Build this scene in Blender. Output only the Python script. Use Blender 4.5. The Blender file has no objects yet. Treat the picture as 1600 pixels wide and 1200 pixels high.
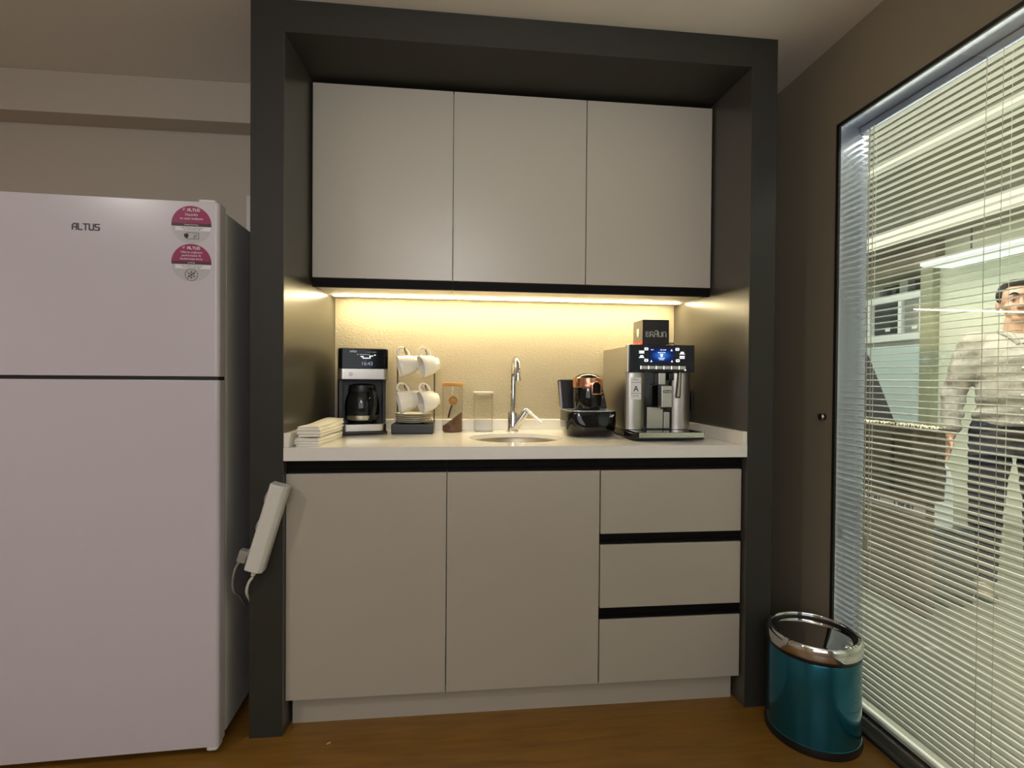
import bpy, bmesh, math, random
from mathutils import Vector, Matrix, Euler
random.seed(7)
SC = bpy.context.scene
COL = SC.collection
PI = math.pi
def R(d): return math.radians(d)

# ------------------------------------------------------------------ materials
def lin(c):
    c = c / 255.0
    return c / 12.92 if c <= 0.04045 else ((c + 0.055) / 1.055) ** 2.4
def rgb(r, g, b): return (lin(r), lin(g), lin(b), 1.0)
def mat(name, col, rough=0.5, metal=0.0, spec=0.5, coat=0.0, bump=None, var=None, emit=None, estr=0.0, aniso=None, sheen=0.0):
    m = bpy.data.materials.new(name); m.use_nodes = True
    nt = m.node_tree; b = nt.nodes['Principled BSDF']
    b.inputs['Base Color'].default_value = col
    b.inputs['Roughness'].default_value = rough
    b.inputs['Metallic'].default_value = metal
    b.inputs['Specular IOR Level'].default_value = spec
    b.inputs['Coat Weight'].default_value = coat
    b.inputs['Coat Roughness'].default_value = 0.08
    if sheen: b.inputs['Sheen Weight'].default_value = sheen
    if emit:
        b.inputs['Emission Color'].default_value = emit
        b.inputs['Emission Strength'].default_value = estr
    if bump or var:
        tc = nt.nodes.new('ShaderNodeTexCoord')
    if bump:                                     # (scale, strength, distance[, stretch])
        mp = nt.nodes.new('ShaderNodeMapping'); nt.links.new(tc.outputs['Object'], mp.inputs['Vector'])
        if len(bump) > 3: mp.inputs['Scale'].default_value = bump[3]
        n = nt.nodes.new('ShaderNodeTexNoise'); n.inputs['Scale'].default_value = bump[0]; n.inputs['Detail'].default_value = 4
        nt.links.new(mp.outputs['Vector'], n.inputs['Vector'])
        bp = nt.nodes.new('ShaderNodeBump'); bp.inputs['Strength'].default_value = bump[1]; bp.inputs['Distance'].default_value = bump[2]
        nt.links.new(n.outputs['Fac'], bp.inputs['Height']); nt.links.new(bp.outputs['Normal'], b.inputs['Normal'])
    if var:                                      # (scale, other colour[, stretch])
        mp = nt.nodes.new('ShaderNodeMapping'); nt.links.new(tc.outputs['Object'], mp.inputs['Vector'])
        if len(var) > 2: mp.inputs['Scale'].default_value = var[2]
        n = nt.nodes.new('ShaderNodeTexNoise'); n.inputs['Scale'].default_value = var[0]; n.inputs['Detail'].default_value = 5
        nt.links.new(mp.outputs['Vector'], n.inputs['Vector'])
        mx = nt.nodes.new('ShaderNodeMix'); mx.data_type = 'RGBA'
        mx.inputs[6].default_value = col; mx.inputs[7].default_value = var[1]
        nt.links.new(n.outputs['Fac'], mx.inputs[0]); nt.links.new(mx.outputs[2], b.inputs['Base Color'])
    return m
def glass(name, tint=(1, 1, 1, 1), f0=0.04, rough=0.0):
    """thin clear sheet: straight-through transmission plus Schlick reflection"""
    m = bpy.data.materials.new(name); m.use_nodes = True
    nt = m.node_tree; nt.nodes.clear()
    o = nt.nodes.new('ShaderNodeOutputMaterial'); mx = nt.nodes.new('ShaderNodeMixShader')
    t = nt.nodes.new('ShaderNodeBsdfTransparent'); g = nt.nodes.new('ShaderNodeBsdfGlossy'); l = nt.nodes.new('ShaderNodeLayerWeight')
    pw = nt.nodes.new('ShaderNodeMath'); pw.operation = 'POWER'; pw.inputs[1].default_value = 5
    ma = nt.nodes.new('ShaderNodeMath'); ma.operation = 'MULTIPLY_ADD'; ma.inputs[1].default_value = 1 - f0; ma.inputs[2].default_value = f0
    l.inputs['Blend'].default_value = 0.5
    nt.links.new(l.outputs['Facing'], pw.inputs[0]); nt.links.new(pw.outputs[0], ma.inputs[0]); nt.links.new(ma.outputs[0], mx.inputs[0])
    t.inputs['Color'].default_value = tint; g.inputs['Roughness'].default_value = rough
    nt.links.new(t.outputs[0], mx.inputs[1]); nt.links.new(g.outputs[0], mx.inputs[2])
    nt.links.new(mx.outputs[0], o.inputs['Surface'])
    return m
def emis(name, col, s):
    m = bpy.data.materials.new(name); m.use_nodes = True
    nt = m.node_tree; nt.nodes.clear()
    o = nt.nodes.new('ShaderNodeOutputMaterial'); e = nt.nodes.new('ShaderNodeEmission')
    e.inputs['Color'].default_value = col; e.inputs['Strength'].default_value = s
    nt.links.new(e.outputs[0], o.inputs['Surface'])
    return m
def wood_floor(name):
    m = mat(name, rgb(122, 84, 42), 0.42, bump=(60, 0.08, 0.002, (1, 9, 1)))
    nt = m.node_tree; b = nt.nodes['Principled BSDF']
    tc = nt.nodes.new('ShaderNodeTexCoord'); mp = nt.nodes.new('ShaderNodeMapping'); mp.inputs['Scale'].default_value = (1.4, 14, 1)
    n = nt.nodes.new('ShaderNodeTexNoise'); n.inputs['Scale'].default_value = 3; n.inputs['Detail'].default_value = 8; n.inputs['Distortion'].default_value = 0.6
    cr = nt.nodes.new('ShaderNodeValToRGB')
    cr.color_ramp.elements[0].position = 0.3; cr.color_ramp.elements[0].color = rgb(122, 86, 32)
    cr.color_ramp.elements[1].position = 0.75; cr.color_ramp.elements[1].color = rgb(150, 107, 42)
    nt.links.new(tc.outputs['Object'], mp.inputs['Vector']); nt.links.new(mp.outputs[0], n.inputs['Vector'])
    nt.links.new(n.outputs['Fac'], cr.inputs[0]); nt.links.new(cr.outputs[0], b.inputs['Base Color'])
    return m

M = {}
M['wall'] = mat('wall_paint', rgb(196, 186, 172), 0.85, bump=(180, 0.06, 0.002))
M['wall_r'] = mat('taupe_right_wall', rgb(150, 139, 120), 0.85, bump=(180, 0.06, 0.002))  # darker tone than the other walls
M['ceil'] = mat('ceiling_paint', rgb(226, 220, 210), 0.9, bump=(150, 0.05, 0.002))
M['floor'] = wood_floor('wood_floor')
M['frame'] = mat('dark_laminate', rgb(54, 53, 48), 0.5, 0.0, spec=.25, bump=(420, 0.05, 0.0006))
M['frame_lit'] = mat('dark_laminate_lit', rgb(76, 73, 66), 0.3, spec=.7)  # lighter, glossier copy of the frame laminate; niche light put into its colour
M['lam'] = mat('greige_laminate', rgb(182, 175, 162), 0.33, spec=0.5, bump=(350, 0.06, 0.0006))
M['carc'] = mat('cabinet_board', rgb(240, 234, 222), 0.45)
M['black_rail'] = mat('black_profile', rgb(13, 11, 11), 0.6, spec=0.12)
M['splash'] = mat('textured_wallcovering', rgb(168, 159, 138), 0.6, bump=(95, 0.55, 0.004, (1, 1, 1.6)))
M['stone'] = mat('white_quartz', rgb(243, 240, 234), 0.16, spec=0.5, var=(40, rgb(236, 233, 227)))
M['white_pl'] = mat('white_plastic', rgb(222, 220, 214), 0.35)
M['fridge'] = mat('fridge_enamel', rgb(209, 202, 210), 0.24, spec=0.5, bump=(260, 0.04, 0.0008))
M['fridge_side'] = mat('fridge_side_enamel', rgb(214, 214, 214), 0.3)
M['gap'] = mat('gasket_black', rgb(26, 27, 30), 0.5)
M['grey_ink'] = mat('dark_grey_ink', rgb(72, 72, 76), 0.4)
M['steel'] = mat('brushed_steel', rgb(196, 192, 184), 0.3, 1.0, bump=(300, 0.12, 0.0008, (1, 1, 24)))
M['steelh'] = mat('brushed_steel_horizontal', rgb(196, 192, 184), 0.28, 1.0, bump=(300, 0.1, 0.0008, (1, 24, 24)))
M['sinksteel'] = mat('satin_sink_steel', rgb(168, 158, 138), 0.42, 1.0)
M['chrome'] = mat('chrome', rgb(225, 225, 225), 0.05, 1.0)
M['alu'] = mat('satin_aluminium', rgb(204, 210, 228), 0.13, 0.6)
M['alud'] = mat('dark_aluminium', rgb(60, 58, 56), 0.4, 0.6)
M['gloss_black'] = mat('gloss_black', rgb(14, 14, 15), 0.07, spec=0.5)
M['sat_black'] = mat('satin_black', rgb(22, 22, 23), 0.35)
M['screen_black'] = mat('panel_black', rgb(8, 9, 18), 0.09, spec=.28)
M['copper'] = mat('rose_copper', rgb(230, 168, 136), 0.16, 1.0, bump=(70, 0.35, 0.004))
M['ceramic'] = mat('white_porcelain', rgb(236, 232, 222), 0.1, spec=0.5)
M['wood_l'] = mat('light_wood', rgb(196, 150, 84), 0.45, var=(18, rgb(160, 112, 56), (1, 1, 5)))
M['wood_d'] = mat('dark_wood', rgb(66, 46, 32), 0.4)
M['coffee'] = mat('ground_coffee', rgb(130, 92, 62), 0.9, bump=(300, 0.9, 0.004), var=(160, rgb(88, 58, 38)))
M['paper'] = mat('white_paper', rgb(234, 230, 220), 0.8, bump=(60, 0.15, 0.002))
M['glass'] = glass('clear_glass', (0.996, 0.997, 0.996, 1), .018)
M['glassdark'] = glass('carafe_glass', (0.62, 0.62, 0.62, 1))
M['acrylic'] = glass('clear_acrylic', (0.996, 0.996, 0.99, 1), .018)
M['pane'] = glass('window_glass', (0.975, 0.985, 0.97, 1), .06)
M['led'] = emis('led_diffuser', (1.0, 0.82, 0.46, 1), 108)
M['fill_glow'] = emis('fill_glow_pane', (0.94, 0.96, 1.0, 1), 2.4)  # emission of the added front fill, not daylight
M['glow_white'] = emis('display_white', (0.95, 0.97, 1, 1), 1.3)
M['glow_blue'] = emis('display_blue', (0.03, 0.13, 0.9, 1), 0.9)
M['glow_dim'] = emis('display_dim', (0.6, 0.7, 0.95, 1), 0.45)
M['print_white'] = mat('white_print', rgb(235, 235, 235), 0.5)
M['print_grey'] = mat('grey_print', rgb(205, 200, 194), 0.45)
M['magenta'] = mat('magenta_print', rgb(152, 6, 84), 0.4)
M['maroon'] = mat('maroon_print', rgb(72, 8, 40), 0.4)
M['st_grey'] = mat('sticker_grey', rgb(190, 186, 190), 0.4)
M['st_white'] = mat('sticker_white', rgb(232, 230, 230), 0.4)
M['ink'] = mat('black_ink', rgb(26, 24, 26), 0.5)
M['red'] = mat('red_print', rgb(196, 52, 40), 0.5)
M['mint'] = mat('mint_print', rgb(196, 232, 214), 0.5)
M['card_black'] = mat('black_card', rgb(28, 25, 25), 0.45)
M['card_grey'] = mat('grey_card', rgb(96, 90, 84), 0.5)
M['teal'] = mat('teal_metallic', rgb(10, 104, 128), 0.2, 0.75, coat=0.6)
M['slat'] = mat('cream_slat', rgb(242, 242, 232), 0.38)
M['cord'] = mat('white_cord', rgb(226, 224, 208), 0.6)
M['beads'] = glass('clear_beads', (0.9, 0.9, 0.86, 1), .1)
M['grey_cable'] = mat('grey_cable', rgb(150, 146, 140), 0.5)
def glow_screen():
    m = bpy.data.materials['display_blue']; nt = m.node_tree; e = [n for n in nt.nodes if n.type == 'EMISSION'][0]
    tc = nt.nodes.new('ShaderNodeTexCoord'); mp = nt.nodes.new('ShaderNodeMapping'); g = nt.nodes.new('ShaderNodeTexGradient'); g.gradient_type = 'QUADRATIC_SPHERE'
    mp.inputs['Location'].default_value = (-.5 * 1.9, 0, -.5 * 2.1); mp.inputs['Scale'].default_value = (1.9, 0, 2.1)
    cr = nt.nodes.new('ShaderNodeValToRGB'); cr.color_ramp.elements[0].color = (.01, .02, .12, 1); cr.color_ramp.elements[1].color = (.05, .30, 1, 1); cr.color_ramp.elements[1].position = .8
    nt.links.new(tc.outputs['Generated'], mp.inputs['Vector']); nt.links.new(mp.outputs[0], g.inputs[0]); nt.links.new(g.outputs['Fac'], cr.inputs[0]); nt.links.new(cr.outputs[0], e.inputs['Color'])
glow_screen()
# next room
M['owall'] = mat('office_wall', rgb(222, 228, 208), 0.8)
M['oceil'] = mat('office_ceiling', rgb(128, 126, 108), 0.85)
M['ofloor'] = mat('office_floor', rgb(134, 136, 118), 0.45, var=(5, rgb(124, 126, 108)))
M['olight'] = emis('office_light_panel', (1.0, 0.93, 0.72, 1), 1.5)
M['olight2'] = emis('office_light_green', (0.86, 1.0, 0.88, 1), 1.5)
M['turq'] = mat('pale_turquoise_board', rgb(196, 216, 216), 0.4)
M['owhite'] = mat('office_white', rgb(226, 236, 234), 0.5)
M['odark'] = mat('office_dark', rgb(50, 58, 62), 0.4)
M['ogrey'] = mat('office_grey', rgb(130, 138, 132), 0.5)
M['ocol'] = mat('olive_column', rgb(146, 152, 124), 0.6)
M['obulk'] = mat('dark_bulkhead', rgb(120, 116, 98), 0.6)
M['fabric_d'] = mat('dark_fabric', rgb(38, 38, 42), 0.85, bump=(200, 0.3, 0.003))
M['carton'] = mat('brown_carton', rgb(122, 104, 78), 0.7, var=(12, rgb(96, 82, 62)))
M['carton_o'] = mat('olive_carton', rgb(84, 76, 58), 0.7, var=(9, rgb(62, 56, 44)))
M['wrap'] = mat('clear_tape_wrap', rgb(200, 190, 160), 0.15, bump=(28, 1.0, 0.03))
M['skin'] = mat('skin', rgb(186, 142, 116), 0.5)
M['hair'] = mat('dark_hair', rgb(24, 19, 16), 0.8, spec=.2, bump=(90, 0.6, 0.004, (1, 1, 5)))
M['shirt'] = mat('pale_grey_shirt', rgb(158, 154, 142), 0.8, bump=(14, 0.9, 0.03, (1, 1, 0.6)))
M['jeans'] = mat('navy_jeans', rgb(20, 21, 36), 0.9, spec=.2, bump=(18, 0.5, 0.02))
M['leather'] = mat('tan_shoe', rgb(152, 138, 112), 0.5)
M['rubber'] = mat('dark_sole', rgb(60, 56, 48), 0.7)
M['eye'] = mat('eye_white', rgb(158, 142, 130), 0.3)
M['iris'] = mat('iris_brown', rgb(36, 24, 16), 0.1)
M['lip'] = mat('lip', rgb(168, 104, 90), 0.5)

# ------------------------------------------------------------------ mesh helpers
class MB:
    def __init__(s): s.bm = bmesh.new(); s.wn = False
    def _new(s, before, smooth=False):
        fs = [f for f in s.bm.faces if f not in before]
        if smooth:
            for f in fs: f.smooth = True
        return fs
    def box(s, x0, x1, y0, y1, z0, z1, bev=0.0, seg=2, mtx=None):
        b = bmesh.new()
        bmesh.ops.create_cube(b, size=1.0)
        sx, sy, sz = x1 - x0, y1 - y0, z1 - z0
        for v in b.verts: v.co = Vector(((x0 + x1) / 2 + v.co.x * sx, (y0 + y1) / 2 + v.co.y * sy, (z0 + z1) / 2 + v.co.z * sz))
        if bev > 0:
            s.wn = True
            bmesh.ops.bevel(b, geom=list(b.edges), offset=min(bev, abs(sx) * .49, abs(sy) * .49, abs(sz) * .49), segments=seg, profile=0.5, affect='EDGES')
            for f in b.faces: f.smooth = True
        s.merge(b, mtx); return s
    def merge(s, b, mtx=None):
        if mtx is not None: bmesh.ops.transform(b, matrix=mtx, verts=b.verts)
        me = bpy.data.meshes.new('tmp'); b.to_mesh(me); b.free()
        s.bm.from_mesh(me); bpy.data.meshes.remove(me)
    def cyl(s, p0, p1, r0, r1=None, n=32, smooth=True, caps=True):
        p0 = Vector(p0); p1 = Vector(p1); r1 = r0 if r1 is None else r1
        d = (p1 - p0); L = d.length; q = d.to_track_quat('Z', 'Y').to_matrix().to_4x4()
        b = bmesh.new()
        bmesh.ops.create_cone(b, cap_ends=caps, segments=n, radius1=r0, radius2=r1, depth=L)
        for f in b.faces: f.smooth = smooth and len(f.verts) == 4
        s.merge(b, Matrix.Translation((p0 + p1) / 2) @ q); return s
    def sphere(s, c, r, n=20, scale=(1, 1, 1)):
        b = bmesh.new(); bmesh.ops.create_uvsphere(b, u_segments=n, v_segments=max(6, n // 2), radius=r)
        for f in b.faces: f.smooth = True
        s.merge(b, Matrix.Translation(c) @ Matrix.Diagonal((*scale, 1))); return s
    def lathe(s, prof, n=48, c=(0, 0, 0), mtx=None, closed=False):
        b = bmesh.new(); rings = []
        for r, z in prof:
            if r < 1e-6: rings.append([b.verts.new((0, 0, z))])
            else: rings.append([b.verts.new((r * math.cos(2 * PI * i / n), r * math.sin(2 * PI * i / n), z)) for i in range(n)])
        pairs = list(zip(rings, rings[1:]))
        if closed: pairs.append((rings[-1], rings[0]))
        for a, d in pairs:
            for i in range(n):
                j = (i + 1) % n
                if len(a) == 1 and len(d) == 1: continue
                if len(a) == 1: f = b.faces.new((a[0], d[j], d[i]))
                elif len(d) == 1: f = b.faces.new((a[i], a[j], d[0]))
                else: f = b.faces.new((a[i], a[j], d[j], d[i]))
                f.smooth = True
        bmesh.ops.recalc_face_normals(b, faces=b.faces)
        m = Matrix.Translation(c) if mtx is None else mtx
        s.merge(b, m); return s
    def tube(s, pts, r, n=12, caps=True, sub=6):
        pts = [Vector(p) for p in pts]
        if sub and len(pts) > 2:                 # Catmull-Rom
            P = [pts[0] * 2 - pts[1]] + pts + [pts[-1] * 2 - pts[-2]]; out = []
            rr = r if isinstance(r, (list, tuple)) else None; ro = []
            for i in range(1, len(P) - 2):
                for k in range(sub):
                    t = k / sub; a, b_, c, d = P[i - 1], P[i], P[i + 1], P[i + 2]
                    out.append(0.5 * ((2 * b_) + (c - a) * t + (2 * a - 5 * b_ + 4 * c - d) * t * t + (3 * b_ - a - 3 * c + d) * t ** 3))
                    if rr: ro.append(rr[i - 1] + (rr[i] - rr[i - 1]) * t)
            out.append(pts[-1])
            if rr: ro.append(rr[-1]); r = ro
            pts = out
        b = bmesh.new(); rings = []; up = Vector((0, 0, 1)); prev = None
        for i, p in enumerate(pts):
            t = (pts[min(i + 1, len(pts) - 1)] - pts[max(i - 1, 0)]).normalized()
            if prev is None:
                a = t.cross(up)
                if a.length < 1e-3: a = t.cross(Vector((1, 0, 0)))
            else: a = prev - t * prev.dot(t)
            a.normalize(); prev = a; c = t.cross(a)
            ri = r[i] if isinstance(r, (list, tuple)) else r
            rings.append([b.verts.new(p + (a * math.cos(2 * PI * k / n) + c * math.sin(2 * PI * k / n)) * ri) for k in range(n)])
        for a, d in zip(rings, rings[1:]):
            for i in range(n):
                f = b.faces.new((a[i], a[(i + 1) % n], d[(i + 1) % n], d[i])); f.smooth = True
        if caps:
            b.faces.new(rings[0]); b.faces.new(list(reversed(rings[-1])))
        bmesh.ops.recalc_face_normals(b, faces=b.faces)
        s.merge(b); return s
    def prism(s, pts, d0, d1, axis='z', bev=0.0, seg=2, mtx=None, smooth=False):
        """polygon pts extruded from d0 to d1. axis z: pts=(x,y); y: pts=(x,z); x: pts=(y,z)"""
        def P(a, c, d): return {'z': (a, c, d), 'y': (a, d, c), 'x': (d, a, c)}[axis]
        b = bmesh.new()
        lo = [b.verts.new(P(a, c, d0)) for a, c in pts]; hi = [b.verts.new(P(a, c, d1)) for a, c in pts]
        n = len(pts); b.faces.new(lo); b.faces.new(list(reversed(hi)))
        for i in range(n):
            f = b.faces.new((lo[i], hi[i], hi[(i + 1) % n], lo[(i + 1) % n])); f.smooth = smooth
        bmesh.ops.recalc_face_normals(b, faces=b.faces)
        if bev > 0:
            s.wn = True
            es = [e for e in b.edges if len(e.link_faces) == 2 and e.calc_face_angle(0) > 0.6]
            bmesh.ops.bevel(b, geom=es, offset=bev, segments=seg, profile=0.5, affect='EDGES')
            for f in b.faces: f.smooth = True
        s.merge(b, mtx); return s
    def build(s, name, m, parent=None, loc=None, sub=0, auto=True):
        me = bpy.data.meshes.new(name); s.bm.to_mesh(me); s.bm.free()
        me.materials.append(m)
        o = bpy.data.objects.new(name, me); COL.objects.link(o)
        if auto and any(p.use_smooth for p in me.polygons):
            try: me.set_sharp_from_angle(angle=R(42))
            except Exception: pass
        if parent: o.parent = parent
        if loc: o.location = loc
        if s.wn and auto:
            wn = o.modifiers.new('weighted_normal', 'WEIGHTED_NORMAL'); wn.keep_sharp = True; wn.weight = 90
        if sub:
            md = o.modifiers.new('sub', 'SUBSURF'); md.levels = md.render_levels = sub
        return o
def rrect(w, h, r, n=6, cx=0, cy=0):
    out = []
    for qx, qy, a0 in ((1, 1, 0), (-1, 1, 90), (-1, -1, 180), (1, -1, 270)):
        for k in range(n + 1):
            a = R(a0 + 90 * k / n)
            out.append((cx + qx * (w / 2 - r) + r * math.cos(a), cy + qy * (h / 2 - r) + r * math.sin(a)))
    return out
def circ(r, n=40, cx=0, cy=0, a0=0, a1=360):
    full = abs(a1 - a0) >= 360
    return [(cx + r * math.cos(R(a0 + (a1 - a0) * k / (n if full else n - 1))), cy + r * math.sin(R(a0 + (a1 - a0) * k / (n if full else n - 1)))) for k in range(n)]
def tag(o, label=None, cat=None, group=None, kind=None):
    if label: o['label'] = label
    if cat: o['category'] = cat
    if group: o['group'] = group
    if kind: o['kind'] = kind
    return o
def thing(name, label, cat, loc=(0, 0, 0), rz=0.0, group=None):
    o = bpy.data.objects.new(name, None); COL.objects.link(o); o.empty_display_size = 0.05
    o.location = loc; o.rotation_euler = (0, 0, rz); tag(o, label, cat, group); return o
def struct(name, mb, m, parent=None):
    o = mb.build(name, m, parent)
    if parent is None: o['kind'] = 'structure'
    return o
def text_bm(s, size, ext=0.0002, bold=0.0, sx=1.0, sy=1.0, align='CENTER', spacing=1.0):
    cu = bpy.data.curves.new('t', 'FONT'); cu.body = s; cu.size = size; cu.extrude = ext; cu.offset = bold * size
    cu.align_x = align; cu.align_y = 'CENTER'; cu.space_character = spacing; cu.resolution_u = 3
    o = bpy.data.objects.new('t', cu); COL.objects.link(o)
    dg = bpy.context.evaluated_depsgraph_get(); me = bpy.data.meshes.new_from_object(o.evaluated_get(dg))
    bpy.data.objects.remove(o); bpy.data.curves.remove(cu)
    b = bmesh.new(); b.from_mesh(me); bpy.data.meshes.remove(me)
    for v in b.verts: v.co.x *= sx; v.co.y *= sy
    return b
FRONT = Matrix.Rotation(PI / 2, 4, 'X')           # text lying in xy -> standing, facing -y
def text_on(mb, s, size, x, y, z, **k):
    rot = k.pop('rot', None)
    mtx = Matrix.Translation((x, y, z)) @ (rot if rot is not None else FRONT)
    mb.merge(text_bm(s, size, **k), mtx); return mb
def strokes(mb, segs, w, ox, oz, y0, y1, sc=1.0):
    """thin bars on a facing panel: segs = list of ((x,z),(x,z))"""
    for (ax, az), (bx, bz) in segs:
        ax, az, bx, bz = ox + ax * sc, oz + az * sc, ox + bx * sc, oz + bz * sc
        d = Vector((bx - ax, bz - az)); L = d.length
        if L < 1e-9: continue
        d /= L; nrm = Vector((-d.y, d.x)) * w / 2; e = d * w / 2
        mb.prism([(ax - e.x + nrm.x, az - e.y + nrm.y), (ax - e.x - nrm.x, az - e.y - nrm.y), (bx + e.x - nrm.x, bz + e.y - nrm.y), (bx + e.x + nrm.x, bz + e.y + nrm.y)], y0, y1, 'y')
    return mb
def copy_tree(o, parent=None):
    c = o.copy(); COL.objects.link(c)
    if parent: c.parent = parent
    for ch in list(o.children): copy_tree(ch, c)
    return c
# glyph strokes on a unit grid (1 wide x 1 high), for square sans lettering
G = {
 'A': [((0, 0), (0, .7)), ((0, .7), (.3, 1)), ((.3, 1), (.8, 1)), ((.8, 1), (.8, 0)), ((0, .42), (.8, .42))],
 'L': [((0, 1), (0, .15)), ((0, .15), (.15, 0)), ((.15, 0), (.7, 0))],
 'T': [((0, 1), (.8, 1)), ((.4, 1), (.4, 0))],
 'U': [((0, 1), (0, .15)), ((0, .15), (.15, 0)), ((.15, 0), (.65, 0)), ((.65, 0), (.8, .15)), ((.8, .15), (.8, 1))],
 'S': [((.8, 1), (.12, 1)), ((.12, 1), (0, .85)), ((0, .85), (0, .65)), ((0, .65), (.12, .52)), ((.12, .52), (.68, .48)), ((.68, .48), (.8, .35)), ((.8, .35), (.8, .12)), ((.8, .12), (.68, 0)), ((.68, 0), (0, 0))],
 'B': [((0, 0), (0, 1)), ((0, 1), (.6, 1)), ((.6, 1), (.75, .85)), ((.75, .85), (.75, .65)), ((.75, .65), (.62, .53)), ((0, .53), (.62, .53)), ((.62, .53), (.8, .38)), ((.8, .38), (.8, .15)), ((.8, .15), (.65, 0)), ((.65, 0), (0, 0))],
 'R': [((0, 0), (0, 1)), ((0, 1), (.6, 1)), ((.6, 1), (.78, .85)), ((.78, .85), (.78, .6)), ((.78, .6), (.62, .45)), ((0, .45), (.62, .45)), ((.5, .45), (.8, 0))],
 'N': [((0, 0), (0, .85)), ((0, .85), (.15, 1)), ((.15, 1), (.65, 1)), ((.65, 1), (.8, .85)), ((.8, .85), (.8, 0))],
 'V': [((0, 1), (.4, 0)), ((.4, 0), (.8, 1))],
}
def logo(mb, s, x, z, h, y0, y1, w=0.16, adv=1.12, tall=None, sq=0.8):
    wd_ = [(.7 if c_ == 'L' else .8) for c_ in s]; gap = adv - .8
    W = (sum(wd_) + gap * (len(s) - 1)) * sq * h; cx = x - W / 2
    for i, ch in enumerate(s):
        hh = h * (1.28 if tall is not None and i == tall else 1.0)
        segs = [((a * sq * h, b * hh), (c * sq * h, d * hh)) for (a, b), (c, d) in G[ch]]
        strokes(mb, segs, w * h, cx, z, y0, y1)
        cx += (wd_[i] + gap) * sq * h
    return mb

def area(name, loc, rot, size, power, col, sy=None):
    l = bpy.data.lights.new(name, 'AREA'); l.energy = power; l.color = col; l.size = size
    if sy: l.shape = 'RECTANGLE'; l.size_y = sy
    o = bpy.data.objects.new(name, l); COL.objects.link(o); o.location = loc; o.rotation_euler = rot; return o

# ------------------------------------------------------------------ dimensions
CEIL = 2.3234; XW = 1.8521; XR = 1.5511; YB = 0.557; CT = 0.918; CB = 0.876; WT = .112
WY0, WY1, WZ0, WZ1 = -2.6, -0.0275, 0.012, 2.024      # opening in the right wall

# ------------------------------------------------------------------ setting
struct('floor', MB().box(-2.6, XW + WT, -3.4, 0.72, -0.06, 0), M['floor'])
struct('ceiling', MB().box(-2.6, XW + WT, -3.4, 0.72, CEIL, CEIL + .08), M['ceil'])
struct('wall_back', MB().box(-2.6, XW + WT, 0.60, 0.72, 0, CEIL), M['wall'])
struct('wall_left', MB().box(-2.72, -2.6, -3.4, 0.72, 0, CEIL), M['wall'])
struct('wall_front', MB().box(-2.6, XW + WT, -3.52, -3.4, 0, CEIL), M['wall'])
w2 = MB()
for x_ in (-.7, .38, 1.46): w2.box(x_, x_ + .04, -3.3985, -3.36, .90, 2.20)
w2.box(-.66, 1.46, -3.3985, -3.36, .90, .94); w2.box(-.66, 1.46, -3.3985, -3.36, 2.16, 2.20)
w2 = struct('fill_panel', w2, M['alud'])  # made-up window shape added behind the camera for cool front fill
for x_ in (-.66, .42): MB().box(x_, x_ + 1.04, -3.396, -3.390, .94, 2.16).build('fill_pane', M['fill_glow'], w2)
w = MB()
w.box(XW, XW + WT, WY1, 0.60, 0, CEIL); w.box(XW, XW + WT, -3.4, WY0, 0, CEIL)
w.box(XW, XW + WT, WY0, WY1, 0, WZ0); w.box(XW, XW + WT, WY0, WY1, WZ1, CEIL)
struct('wall_right', w, M['wall_r'])
struct('trim_1', MB().box(-2.6, -0.115, 0.4921, 0.598, 2.1625, CEIL - .001), M['wall'])
# window: reveal lining, black edge bead, panes
wf = MB()
wf.box(XW + .004, XW + WT - .004, WY1 - .004, WY1 - .0005, WZ0, WZ1); wf.box(XW + .004, XW + WT - .004, WY0 + .0005, WY0 + .004, WZ0, WZ1)
wf.box(XW + .004, XW + WT - .004, WY0 + .004, WY1 - .004, WZ1 - .004, WZ1 - .0005)
win = struct('window_1', wf, M['alu'])
be = MB()
be.box(XW + .0045, XW + WT - .004, WY0 + .004, WY1 - .004, WZ0 + .0005, WZ0 + .004)
for a in ((WY1 - .006, WY1 + .006, WZ0 - .006, WZ1 + .006), (WY0 - .006, WY0 + .006, WZ0 - .006, WZ1 + .006)): be.box(XW - .004, XW + .004, *a)
be.box(XW - .004, XW + .004, WY0 + .006, WY1 - .006, WZ0 - .006, WZ0 + .006); be.box(XW - .004, XW + .004, WY0 + .006, WY1 - .006, WZ1 - .006, WZ1 + .006)
be.build('edge_bead', M['alud'], win)
MB().box(XW + .010, XW + .014, WY0 + .006, WY1 - .0055, WZ0 + .0055, WZ1 - .0055).build('pane', M['pane'], win)
MB().box(XW + WT - .010, XW + WT - .007, WY0 + .006, WY1 - .0055, WZ0 + .0055, WZ1 - .0055).build('pane', M['pane'], win)

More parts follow.
